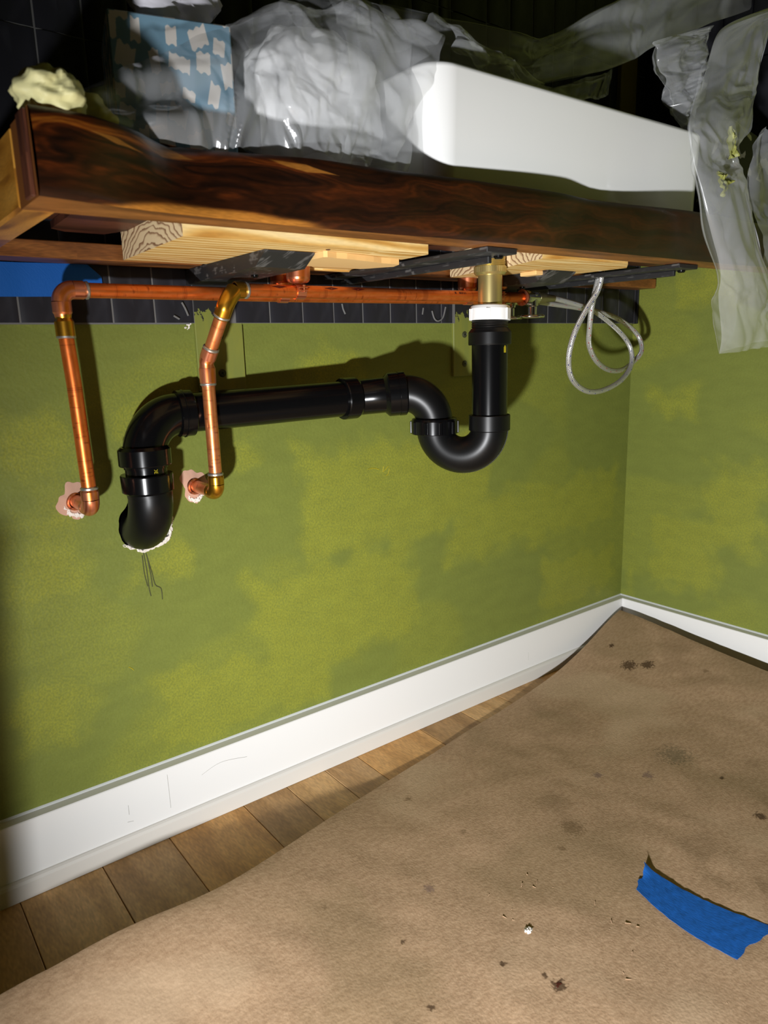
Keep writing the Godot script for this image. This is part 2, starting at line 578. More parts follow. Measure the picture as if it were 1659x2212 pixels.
	m.copper.albedo_texture = picture(64, 512, func(px: int, py: int) -> Color:
		var a := TAU * px / 64.0
		var v := cn.get_noise_3d(cos(a) * 1.2, sin(a) * 1.2, py * 0.035)
		var b := smoothstep(0.3, 0.7, cn.get_noise_3d(cos(a) * 0.4 + 9.0, sin(a) * 0.4, py * 0.12))
		var turned := 0.5 + 0.5 * sin(py * 1.9)
		var band := smoothstep(0.25, 0.5, cn.get_noise_2d(py * 0.02, 5.0))
		return c8(232, 150, 104).lerp(c8(222, 128, 66), 0.5 + 0.8 * v).lerp(c8(132, 62, 40), maxf(b * 0.6, band * turned * 0.55)))
	m.copper.uv1_scale = Vector3(1, 3, 1)
	m.copper_orange = m.copper.duplicate()
	m.copper_orange.albedo_color = Color(1.0, 0.86, 0.66)
	m.copper_fitting = plain(c8(222, 140, 104), 0.32, 0.8)
	m.copper_fitting.albedo_texture = picture(64, 64, func(px: int, py: int) -> Color:
		var v := cn.get_noise_2d(px * 0.08, py * 0.08)
		return c8(255, 255, 255).lerp(c8(220, 190, 90), smoothstep(0.0, 0.5, v)).lerp(c8(150, 120, 100), smoothstep(0.1, 0.6, -v)))
	m.copper_gold = plain(c8(206, 150, 48), 0.28, 0.95)
	m.solder = plain(c8(188, 186, 178), 0.35, 0.85)
	m.print_red = plain(c8(92, 20, 12), 0.5, 0.3)
	m.print_dark = plain(c8(70, 26, 12), 0.6)
	m.brass = plain(c8(214, 194, 128), 0.3, 0.85)
	m.chrome = plain(c8(210, 210, 208), 0.1, 1.0)
	m.dull_brass = plain(c8(150, 142, 108), 0.3, 0.9)
	m.black_plastic = plain(c8(9, 9, 10), 0.2, 0.0, 0.36)
	m.satin_plastic = plain(c8(12, 12, 12), 0.36, 0.0, 0.36)
	m.white_plastic = plain(c8(238, 238, 236), 0.3)
	m.yellow_ink = plain(c8(176, 160, 28), 0.5)
	m.screw = plain(c8(74, 76, 52), 0.4, 0.3)
	m.screw_dark = plain(c8(8, 8, 8), 0.6)
	m.ceramic = plain(c8(232, 232, 229), 0.09, 0.0, 0.5)

	# steel braid: wires crossing in a herringbone
	m.braid = plain(Color.WHITE, 0.28, 0.65)
	m.braid.albedo_texture = picture(64, 64, func(px: int, py: int) -> Color:
		var u := fposmod(px / 16.0, 1.0)
		var left := fposmod(floor(px / 16.0), 2.0) < 1.0
		var v := fposmod(py / 16.0 + (u if left else 1.0 - u) * 0.9, 1.0)
		var l := smoothstep(0.0, 0.25, v) * smoothstep(1.0, 0.75, v)
		l *= smoothstep(0.0, 0.12, u) * smoothstep(1.0, 0.88, u) * 0.6 + 0.4
		return c8(44, 44, 44).lerp(c8(250, 249, 246), l))
	m.braid.uv1_scale = Vector3(3, 110, 1)
	bump(m.braid, m.braid.albedo_texture, 0.05)
	m.braid_red = plain(c8(150, 26, 30), 0.5)
	m.braid_blue = plain(c8(40, 50, 110), 0.5)

	var tape := plain(c8(28, 92, 172), 0.62, 0.0, 0.3)
	bump(tape, relief(128, 128, noise(97, 0.05, 3)), 0.012)
	tape.uv1_scale = Vector3(3, 1, 1)
	m.tape = tape
	m.film = plain(Color(0.92, 0.93, 0.94, 0.16), 0.19)
	m.film.transparency = BaseMaterial3D.TRANSPARENCY_ALPHA
	m.film_milky = plain(Color(0.88, 0.89, 0.90, 0.19), 0.2)
	m.film_milky.transparency = BaseMaterial3D.TRANSPARENCY_ALPHA
	m.yellow_rubber = plain(c8(214, 196, 60), 0.5)
	m.pale_yellow = plain(c8(236, 230, 168), 0.55)
	m.white_foam = plain(c8(246, 246, 246), 0.6)
	m.leaf = plain(c8(134, 136, 66), 0.55)
	m.paper_white = plain(c8(226, 224, 232), 0.85)
	m.olive_trim = plain(c8(128, 112, 20), 0.5)

	var marks := []
	rng.seed = 4
	for i in 40:
		marks.append([fposmod((i % 6) * 0.172 + (i / 6) * 0.09, 1.0) + rng.randf() * 0.05, (i / 6) * 0.16 + rng.randf() * 0.06, 0.035 + 0.035 * rng.randf(), 0.025 + 0.03 * rng.randf(), rng.randf() * 0.8 - 0.4])
	m.box_print = plain(Color.WHITE, 0.55)
	m.box_print.albedo_texture = picture(384, 256, func(px: int, py: int) -> Color:
		var x := px / 384.0 * 1.5
		var y := py / 256.0
		for e in marks:
			var d := Vector2(x - e[0] * 1.5, y - e[1]).rotated(e[4])
			if maxf(absf(d.x) / (e[2] * 1.3), absf(d.y) / (e[3] * 1.3)) + 0.12 * sin(d.x * 90.0 + e[4] * 9.0) < 1.0:
				return c8(222, 216, 208)
		return c8(118, 154, 174))
	m.bag_print = plain(Color.WHITE, 0.4)
	var bn := noise(101, 1.0, 2)
	m.bag_print.albedo_texture = picture(128, 128, func(px: int, py: int) -> Color:
		var x := px / 128.0
		var y := py / 128.0
		if absf(y - 0.22 - x * 0.35) < 0.012:
			return c8(12, 12, 10)
		if y < 0.28 + x * 0.35 and y > x * 1.1 - 0.02 and x < 0.36:
			return c8(116, 118, 74)
		var v := bn.get_noise_2d(x * 7.0, y * 3.5)
		if y > 0.45 and y < 0.75 and v > 0.12:
			return c8(112, 110, 92)
		return c8(12, 13, 11))


# ------------------------------------------------------------------ scene
func _ready() -> void:
	var cam := Camera3D.new()
	cam.name = "camera"
	add_child(cam)
	cam.transform = Transform3D(Basis(Vector3(0.79224218, -0.02694146, 0.60961175), Vector3(0.15336151, 0.97574942, -0.15618357), Vector3(-0.5906205, 0.21722619, 0.77716164)), Vector3(0, 0.641, 0.90))
	var at := CameraAttributesPhysical.new()
	at.frustum_focal_length = 17.006
	at.frustum_focus_distance = 1.06
	at.frustum_near = 0.02
	at.frustum_far = 50.0
	at.exposure_aperture = 7.0
	cam.attributes = at
	cam.fov = 70.42
	cam.near = 0.02
	cam.far = 50.0
	cam.current = true

	var env := Environment.new()
	env.background_mode = Environment.BG_COLOR
	env.background_color = Color(0, 0, 0)
	env.tonemap_mode = Environment.TONE_MAPPER_LINEAR
	env.tonemap_exposure = 1.0
	env.sdfgi_enabled = true
	env.ssao_enabled = true
	env.ssil_enabled = true
	var we := WorldEnvironment.new()
	we.name = "environment"
	we.environment = env
	add_child(we)

	# the hand torch that lights the work, left of and below the camera
	var eye := Vector3(-0.25, 0.255, 0.92)
	var aim := Vector3(1.335, 0.30, 0.35)
	var lamp := SpotLight3D.new()
	lamp.name = "torch_beam"
	add_child(lamp)
	lamp.look_at_from_position(eye, aim)
	lamp.light_color = Color(0.985, 0.99, 1.0)
	lamp.light_energy = 2.8
	lamp.light_size = 0.024
	lamp.spot_range = 8.0
	lamp.spot_attenuation = 2.0
	lamp.spot_angle = 60.0
	lamp.spot_angle_attenuation = 1.0
	lamp.shadow_enabled = true

	make_materials()
	room()
	floor_cover()
	counter()
	brackets()
	sink()
	copper()
	hangers()
	waste()
	valves_and_hoses()
	tapes_and_crumbs()
	on_the_counter()
	sheeting()
	work_lamp(eye, aim)
	bucket()


func ragged(c: Vector2, rx: float, ry: float, n: int, sd: int, amount := 0.25, waves := 1.0) -> PackedVector2Array:
	var f := noise(sd, 1.0, 2)
	var out := PackedVector2Array()
	for i in n:
		var a := TAU * i / n
		var r := 1.0 + amount * 2.0 * f.get_noise_2d(cos(a) * waves, sin(a) * waves)
		out.append(c + Vector2(cos(a) * rx, sin(a) * ry) * r)
	return out


func room() -> void:
	# wall behind the pipes: a skin with three ragged holes in front of a cavity and a back
	var holes := [ragged(Vector2(0.2235, 0.474), 0.0135, 0.0145, 40, 3, 0.08), ragged(Vector2(0.3025, 0.4360), 0.0340, 0.0345, 60, 7, 0.07), ragged(Vector2(0.3715, 0.472), 0.0135, 0.0145, 40, 13, 0.08)]
	var cuts := [-1.3, 0.0, 0.2235, 0.303, 0.3715, 1.36]
	var b := MB.new()
	for i in 10:
		var y0 := 0.0 if i < 5 else 0.70
		var y1 := 0.70 if i < 5 else 2.4
		var c0: float = cuts[i % 5]
		var c1: float = cuts[i % 5 + 1]
		var piece := PackedVector2Array([Vector2(c0, y0), Vector2(c1, y0), Vector2(c1, y1), Vector2(c0, y1)])
		var left: Array = [piece]
		for h in holes:
			var next := []
			for q in left:
				next.append_array(Geometry2D.clip_polygons(q, h))
			left = next
		for q in left:
			var ids := Geometry2D.triangulate_polygon(q)
			for k in range(0, ids.size(), 3):
				var a: Vector2 = q[ids[k]]
				var e: Vector2 = q[ids[k + 1]]
				var g: Vector2 = q[ids[k + 2]]
				b.flat(Vector3(a.x, a.y, 0), Vector3(e.x, e.y, 0), Vector3(g.x, g.y, 0), Vector3.BACK, a * 9.0, e * 9.0, g * 9.0)
	for v in b.p:
		b.t2.append(Vector2(v.x / 1.4, (0.70 - v.y) / 0.70))
	var wall := obj("wall_back", b, m.wall, null, true)
	tag(wall, "olive green painted wall behind the copper pipes and black waste pipe", "wall", "", "structure")
	var edge := MB.new()
	for h in holes:
		for k in h.size():
			var a: Vector2 = h[k]
			var e: Vector2 = h[(k + 1) % h.size()]
			var mid: Vector2 = (holes[holes.find(h)][0] + holes[holes.find(h)][h.size() / 2]) / 2.0
			edge.quad(Vector3(a.x, a.y, 0), Vector3(e.x, e.y, 0), Vector3(e.x, e.y, -0.014), Vector3(a.x, a.y, -0.014), Vector3(mid.x - a.x, mid.y - a.y, 0))
	obj("plaster_edge", edge, m.plaster, wall)
	var back := MB.new()
	back.box(Vector3(2.8, 2.5, 0.05), Transform3D(Basis(), Vector3(0.03, 1.2, -0.085)), 0.001)
	obj("wall_core", back, m.cavity, wall)
	# torn plaster flakes round the holes
	rng.seed = 21
	for e in [[0, 3.3, 6.0], [1, 3.8, 6.9], [2, 3.9, 6.0]]:
		var h: PackedVector2Array = holes[e[0]]
		for layer in 3:
			var q := []
			var rad := []
			var n := 44
			for k in n + 1:
				var a := lerpf(e[1], e[2], float(k) / n)
				var v := h[posmod(int(a / TAU * h.size()), h.size())].lerp(h[posmod(int(a / TAU * h.size()) + 1, h.size())], fposmod(a / TAU * h.size(), 1.0))
				var out := Vector2(cos(a), sin(a)) * (rng.randf_range(-0.001, 0.0022) + layer * 0.0009)
				q.append(Vector3(v.x + out.x, v.y + out.y, 0.0008 - 0.0006 * layer + rng.randf_range(0, 0.0008)))
				rad.append(rng.randf_range(0.0005, 0.0019) * (0.3 + sin(PI * k / n)))
			var fl := MB.new()
			fl.tube(q, rad, 7)
			obj("torn_plaster", fl, m.plaster, wall)
	for e in [[Vector2(0.2225, 0.4755), 0.0205, 31], [Vector2(0.3715, 0.4745), 0.0195, 41]]:
		var rimmed := MB.new()
		var outer := ragged(e[0], e[1] * 0.95, e[1] * 1.08, 60, e[2], 0.2, 0.9)
		for k in 60:
			var k2 := (k + 1) % 60
			var i0: Vector2 = e[0] + (outer[k] - e[0]).normalized() * 0.0100
			var i1: Vector2 = e[0] + (outer[k2] - e[0]).normalized() * 0.0105
			rimmed.quad(Vector3(outer[k].x, outer[k].y, 0.0002), Vector3(outer[k2].x, outer[k2].y, 0.0002), Vector3(i1.x, i1.y, 0.0016), Vector3(i0.x, i0.y, 0.0016), Vector3.BACK)
		obj("torn_plaster", rimmed, m.pink_plaster, wall)
	var chips := MB.new()
	for i in 16:
		chips.box(Vector3(rng.randf_range(0.001, 0.004), rng.randf_range(0.001, 0.003), 0.002), Transform3D(Basis.from_euler(Vector3(rng.randf(), rng.randf(), rng.randf() * 6.0)), Vector3(0.381 + rng.randfn() * 0.0022, 0.684 - absf(rng.randfn()) * 0.005, 0.0006)), 0.0005)
	obj("plaster_chips", chips, m.plaster, wall).set_meta("kind", "stuff")
	# scrapes and scribbles in the paint
	var scr := MB.new()
	for q in [[Vector2(0.296, 0.397), Vector2(0.298, 0.372), Vector2(0.2985, 0.350), Vector2(0.300, 0.338)], [Vector2(0.299, 0.396), Vector2(0.304, 0.370), Vector2(0.307, 0.352), Vector2(0.314, 0.345), Vector2(0.3145, 0.330)], [Vector2(0.294, 0.394), Vector2(0.2945, 0.37), Vector2(0.297, 0.352)], [Vector2(0.3, 0.39), Vector2(0.3025, 0.365), Vector2(0.303, 0.35)]]:
		var pts := []
		for v in q:
			pts.append(Vector3(v.x, v.y, 0.0003))
		scr.tube(smooth_path(pts, 5), 0.0006, 5)
	obj("pencil_mark", scr, m.smudge, wall).set_meta("label", "dark pencil strokes under the pipe hole")
	var sc2 := MB.new()
	for q in [[Vector2(0.655, 0.462), Vector2(0.665, 0.4625), Vector2(0.677, 0.459)], [Vector2(0.686, 0.463), Vector2(0.684, 0.455), Vector2(0.688, 0.457), Vector2(0.695, 0.462)], [Vector2(0.697, 0.458), Vector2(0.694, 0.45), Vector2(0.69, 0.447)], [Vector2(0.262, 0.25), Vector2(0.266, 0.247), Vector2(0.268, 0.244)]]:
		var pts := []
		for v in q:
			pts.append(Vector3(v.x, v.y, 0.0002))
		sc2.tube(smooth_path(pts, 5), 0.0005, 5)
	obj("scratch", sc2, m.yellow_ink, wall)
	# black tiles, each a piece of the wall
	var runs := [[0.388, 0.0505, -9, 0.388], [0.444, 0.0515, 8, 0.829], [0.9045, 0.0528, 9, 1.3315]]
	var shapes := {}
	rng.seed = 33
	for r in runs:
		var n: int = absi(r[2])
		for i in n:
			var x0: float = r[0] + r[1] * (i if r[2] > 0 else -1 - i)
			for row in 4:
				var w: float = r[1] - 0.0022
				if r == runs[1] and i == n - 1:
					w = 0.023
				var key := "%.4f" % w
				if not shapes.has(key):
					shapes[key] = tile_mesh(w, 0.148)
				var o := MeshInstance3D.new()
				o.name = "tile"
				o.mesh = shapes[key]
				o.material_override = m.tile
				wall.add_child(o, true)
				o.position = Vector3(x0 + w / 2 + 0.0011, 0.6815 + 0.074 + row * 0.150, 0.0)
				o.rotation = Vector3(rng.randf_range(-0.006, 0.006), rng.randf_range(-0.012, 0.012), 0)
	for e in [[0.4160, 0.0530], [0.8668, 0.0730]]:
		var gap := tile_mesh(e[1], 0.148)
		for row in 3:
			var o := MeshInstance3D.new()
			o.name = "tile"
			o.mesh = gap
			o.material_override = m.tile
			wall.add_child(o, true)
			o.position = Vector3(e[0], 0.9055 + row * 0.150, 0.0)
	var gr := MB.new()
	gr.box(Vector3(0.56, 0.602, 0.0062), Transform3D(Basis(), Vector3(0.108, 0.982, 0.0031)), 0.0002)
	gr.box(Vector3(0.40, 0.602, 0.0062), Transform3D(Basis(), Vector3(0.635, 0.982, 0.0031)), 0.0002)
	gr.box(Vector3(0.43, 0.602, 0.0062), Transform3D(Basis(), Vector3(1.118, 0.982, 0.0031)), 0.0002)
	obj("tile_grout", gr, m.grout, wall)
	obj("grout_edge", box_at(Vector3(0.4605, 0.714, 0.004), Vector3(0.0030, 0.062, 0.006), 0.0006), m.pale_grout, wall)
	obj("bottom_grout", box_at(Vector3(0.10, 0.6806, 0.002), Vector3(0.565, 0.0016, 0.004), 0.0004), m.grout, wall)
	obj("bottom_grout", box_at(Vector3(0.636, 0.6804, 0.002), Vector3(0.385, 0.0018, 0.0036), 0.0004), m.wall_side, wall)
	var smear := MB.new()
	for q in [[Vector3(0.612, 0.708, 0.0089), Vector3(0.6135, 0.701, 0.0089), Vector3(0.617, 0.694, 0.0089)], [Vector3(0.765, 0.704, 0.0089), Vector3(0.763, 0.694, 0.0089)], [Vector3(0.783, 0.700, 0.0089), Vector3(0.788, 0.688, 0.0089), Vector3(0.796, 0.6845, 0.0089), Vector3(0.806, 0.690, 0.0089), Vector3(0.812, 0.706, 0.0089)], [Vector3(0.372, 0.706, 0.0089), Vector3(0.376, 0.698, 0.0089), Vector3(0.379, 0.690, 0.0089)], [Vector3(0.360, 0.690, 0.0089), Vector3(0.367, 0.686, 0.0089)]]:
		smear.tube(smooth_path(q, 5), 0.0014, 6)
	obj("grout_smear", smear, m.grout, wall)

	# wall on the right
	b = MB.new()
	b.quad(Vector3(WALL_R, -0.02, -0.06), Vector3(WALL_R, -0.02, 2.2), Vector3(WALL_R, 2.4, 2.2), Vector3(WALL_R, 2.4, -0.06), Vector3.LEFT, Vector2(0, 0), Vector2(2.2, 0), Vector2(2.2, 2.4), Vector2(0, 2.4))
	for i in b.t.size():
		b.t[i] = b.t[i] * 9.0
	for v in b.p:
		b.t2.append(Vector2(v.z / 0.7, (0.95 - v.y) / 0.9))
	var side := obj("wall_right", b, m.wall_side, null, true)
	tag(side, "olive green painted side wall meeting the pipe wall at the corner", "wall", "", "structure")
	obj("wall_core", box_at(Vector3(WALL_R + 0.06, 1.2, 1.05), Vector3(0.10, 2.5, 2.4)), m.shell, side)

	for w in [["wall_left", Vector3(-1.36, 1.2, 1.05), Vector3(0.12, 2.5, 2.4)], ["wall_front", Vector3(0, 1.2, 2.26), Vector3(2.9, 2.5, 0.12)], ["ceiling", Vector3(0, 2.46, 1.05), Vector3(2.9, 0.12, 2.5)]]:
		tag(obj(w[0], box_at(w[1], w[2]), m.shell), "plain grey plaster %s of the room, out of view" % ("ceiling" if w[0] == "ceiling" else "wall behind the viewer" if w[0] == "wall_front" else "wall beyond the counter's free end"), "ceiling" if w[0] == "ceiling" else "wall", "", "structure")

	for i in 7:
		for row in 3:
			var o := MeshInstance3D.new()
			o.name = "tile"
			o.mesh = shapes.values()[0]
			o.material_override = m.tile
			side.add_child(o, true)
			o.position = Vector3(WALL_R, 0.877 + row * 0.150, 0.0285 + i * 0.0507)
			o.rotation = Vector3(0, -PI / 2, 0)

	# skirting: board with a sloping top edge and a shoe below it
	skirting("baseboard_back", "white skirting board along the foot of the olive pipe wall", Transform3D(Basis(), Vector3(-1.3, 0, 0)), 1.3 + WALL_R)
	skirting("baseboard_right", "white skirting board on the side wall behind the curled brown board", Transform3D(Basis(Vector3.BACK, Vector3.UP, Vector3.LEFT), Vector3(WALL_R, 0, 0.0)), 2.2)

	var scuff := MB.new()
	for q in [[Vector3(0.2921, 0.090, 0.0156), Vector3(0.2924, 0.0715, 0.0156), Vector3(0.2926, 0.0395, 0.0156)], [Vector3(0.2374, 0.0675, 0.0156), Vector3(0.2372, 0.0539, 0.0156)], [Vector3(0.34, 0.070, 0.0156), Vector3(0.37, 0.078, 0.0156), Vector3(0.41, 0.071, 0.0156)], [Vector3(0.234, 0.044, 0.0156), Vector3(0.242, 0.0425, 0.0156)], [Vector3(1.015, 0.06, 0.0156), Vector3(1.016, 0.043, 0.0156)]]:
		scuff.tube(smooth_path(q, 5), 0.00028, 5)
	obj("scuff_mark", scuff, m.scuff, get_node("baseboard_back"))

	# painted batten and black edge trim
	tag(obj("trim_1", box_at(Vector3(1.2625, 1.23, 0.012), Vector3(0.048, 0.38, 0.012), 0.0015), m.olive_trim), "dark olive upright batten on the black tiled wall above the basin", "trim", "", "structure")
	tag(obj("trim_2", box_at(Vector3(1.3325, 0.98, 0.006), Vector3(0.004, 0.60, 0.012), 0.0008), m.screw_dark), "thin black edge strip ending the tiles at the corner", "trim", "", "structure")


func tile_mesh(w: float, h: float) -> ArrayMesh:
	# slightly fluted face: a shallow wave across, on a chamfered slab
	var b := MB.new()
	var n := 8
	var d := 0.008
	for i in n:
		var u0 := float(i) / n
		var u1 := float(i + 1) / n
		var f := func(u: float) -> float:
			var e := minf(u, 1.0 - u) * w
			return d + 0.0009 * sin(u * TAU * 1.0) - 0.0012 * maxf(0.0, 1.0 - e / 0.0015)
		var z0: float = f.call(u0)
		var z1: float = f.call(u1)
		var x0 := (u0 - 0.5) * w
		var x1 := (u1 - 0.5) * w
		var n0 := Vector3(-(f.call(minf(u0 + 0.05, 1.0)) - f.call(maxf(u0 - 0.05, 0.0))) / (0.1 * w), 0, 1).normalized()
		var n1 := Vector3(-(f.call(minf(u1 + 0.05, 1.0)) - f.call(maxf(u1 - 0.05, 0.0))) / (0.1 * w), 0, 1).normalized()
		var ya := -h / 2
		var yb := h / 2
		b.tri(Vector3(x0, ya, z0), Vector3(x1, ya, z1), Vector3(x1, yb, z1), n0, n1, n1, Vector2(x0, ya), Vector2(x1, ya), Vector2(x1, yb))
		b.tri(Vector3(x0, ya, z0), Vector3(x1, yb, z1), Vector3(x0, yb, z0), n0, n1, n0, Vector2(x0, ya), Vector2(x1, yb), Vector2(x0, yb))
		b.quad(Vector3(x0, ya, 0), Vector3(x1, ya, 0), Vector3(x1, ya, z1), Vector3(x0, ya, z0), Vector3.DOWN)
		b.quad(Vector3(x0, yb, 0), Vector3(x1, yb, 0), Vector3(x1, yb, z1), Vector3(x0, yb, z0), Vector3.UP)
	for s: float in [-0.5, 0.5]:
		b.quad(Vector3(s * w, -h / 2, 0), Vector3(s * w, h / 2, 0), Vector3(s * w, h / 2, d - 0.0012), Vector3(s * w, -h / 2, d - 0.0012), Vector3(s, 0, 0))
	return b.mesh()


func skirting(called: String, label: String, at: Transform3D, length: float) -> void:
	var o := thing(called, label, "skirting board", at.origin, "", "structure")
	# profile in (out from the wall, up)
	var turn := at.basis * Basis(Vector3(0, 0, 1), Vector3(0, 1, 0), Vector3(-1, 0, 0))
	var b := MB.new()
	b.prism(PackedVector2Array([Vector2(0.0, 0.0), Vector2(0.0155, 0.0), Vector2(0.0155, 0.0982), Vector2(0.0145, 0.0992), Vector2(0.002, 0.1000), Vector2(0.0, 0.1000)]), Transform3D(turn, at.origin), -length, 0.0)
	obj("board", b, m.white_paint, o)
	b = MB.new()
	b.prism(PackedVector2Array([Vector2(0.0156, 0.0), Vector2(0.0215, 0.0), Vector2(0.0215, 0.021), Vector2(0.0200, 0.0245), Vector2(0.0175, 0.0262), Vector2(0.0156, 0.0265)]), Transform3D(turn, at.origin), -length, 0.0)
	obj("shoe_moulding", b, m.shoe_paint, o)
	b = MB.new()
	b.prism(PackedVector2Array([Vector2(0.0, 0.1001), Vector2(0.0024, 0.1001), Vector2(0.0014, 0.1014), Vector2(0.0, 0.1026)]), Transform3D(turn, at.origin), -length, 0.0)
	obj("caulk_line", b, m.caulk, o)


func floor_cover() -> void:
	var fl := obj("floor", box_at(Vector3(0, -0.07, 1.05), Vector3(2.9, 0.10, 2.5)), m.brown_wood)
	tag(fl, "pale oak plank floor running under the brown protection board", "floor", "", "structure")
	rng.seed = 77
	var xs := [-1.25, -1.06, -0.88, -0.70, -0.52, -0.345, -0.165, 0.005, 0.098, 0.196, 0.285, 0.397, 0.469, 0.538, 0.600, 0.734, 0.83, 0.925, 1.044, 1.15, 1.25, 1.334]
	var i := 0
	while i < xs.size() - 1:
		var cut := rng.randf_range(0.25, 1.6)
		for part in 2:
			var z0 := 0.0 if part == 0 else cut + 0.001
			var z1 := cut if part == 0 else 2.19
			var w: float = xs[i + 1] - xs[i] - 0.0009
			var b := MB.new()
			b.box(Vector3(w, 0.019, z1 - z0), Transform3D(Basis(), Vector3(xs[i] + w / 2, -0.0097 - rng.randf() * 0.0003, (z0 + z1) / 2)), 0.0006, Vector2(rng.randf() * 3.0, rng.randf()))
			obj("plank", b, m.oak[(i * 3 + part) % 4], fl)
		i += 1

	# brown board: its back edge lifts off the floor and rides up the corner
	var back := [Vector3(-0.9, 0.01, 0.24), Vector3(-0.45, 0.016, 0.23), Vector3(-0.15, 0.030, 0.215), Vector3(0.047, 0.050, 0.213), Vector3(0.097, 0.052, 0.212), Vector3(0.141, 0.053, 0.210), Vector3(0.180, 0.052, 0.209), Vector3(0.290, 0.043, 0.203), Vector3(0.430, 0.024, 0.162), Vector3(0.569, 0.008, 0.122), Vector3(0.771, 0.0015, 0.088), Vector3(0.902, 0.0015, 0.072), Vector3(1.119, 0.009, 0.047), Vector3(1.215, 0.034, 0.036), Vector3(1.288, 0.082, 0.032)]
	var right := [Vector3(1.288, 0.082, 0.032), Vector3(1.273, 0.061, 0.11), Vector3(1.268, 0.049, 0.213), Vector3(1.266, 0.034, 0.355), Vector3(1.262, 0.02, 0.60), Vector3(1.26, 0.006, 0.9), Vector3(1.26, 0.003, 1.7)]
	var wav := noise(63, 1.0, 2)
	var shape := func(u: float, v: float) -> Vector3:
		# u along the back edge, v out into the room (squared so that cells are small near the edge)
		var vv := v * v
		var e := along(back, u)
		var r := along(right, clampf(vv, 0.0, 1.0))
		var z := lerpf(e.z, 1.7, vv)
		var x := lerpf(e.x, lerpf(-0.9, 1.26, u), vv)
		x += (r.x - lerpf(1.288, 1.26, vv)) * smoothstep(0.8, 1.0, u)
		var dz := z - e.z
		var lift := (e.y - 0.003) * exp(-pow(dz / 0.11, 1.4))
		var dr := maxf(0.0, r.x - x)
		var lift2 := (r.y - 0.003) * exp(-pow(dr / 0.16, 1.3))
		var y := 0.0032 + maxf(lift, lift2) + 0.0016 * (0.5 + wav.get_noise_2d(x * 4.0, z * 4.0))
		y += 0.0012 * wav.get_noise_2d(x * 17.0, z * 15.0) * smoothstep(0.0, 0.1, dz)
		return Vector3(x, y, z)
	var b := MB.new()
	b.grid(150, 90, shape, Vector2.ONE, 0.0011)
	for k in b.p.size():
		b.t2.append(Vector2(clampf(b.p[k].x / 1.3 * 0.9 + 0.05, 0.0, 1.0), clampf(b.p[k].z / 1.1, 0.0, 1.0)))
		b.t[k] = Vector2(b.p[k].x / 1.7, b.p[k].z / 1.5)
	var o := obj("protection_board", b, m.board, null, true)
	tag(o, "large brown paper protection board curling up along the skirting on the floor", "floor protection")
	# dents and torn fibres pressed into the board
	rng.seed = 5
	var dents := MB.new()
	for k in 60:
		var x := rng.randf_range(0.15, 0.95)
		var z := rng.randf_range(0.30, 0.80)
		if k < 40:
			x = 0.56 + rng.randfn() * 0.09
			z = 0.46 + rng.randfn() * 0.06
		var c: Vector3 = Vector3(x, 0.0047, z)
		dents.box(Vector3(rng.randf_range(0.002, 0.008), 0.0009, rng.randf_range(0.0006, 0.0013)), Transform3D(Basis.from_euler(Vector3(0.2, rng.randf() * PI, 0.15)), c), 0.0004)
	obj("scuffed_fibre", dents, m.board_edge, o).set_meta("kind", "stuff")


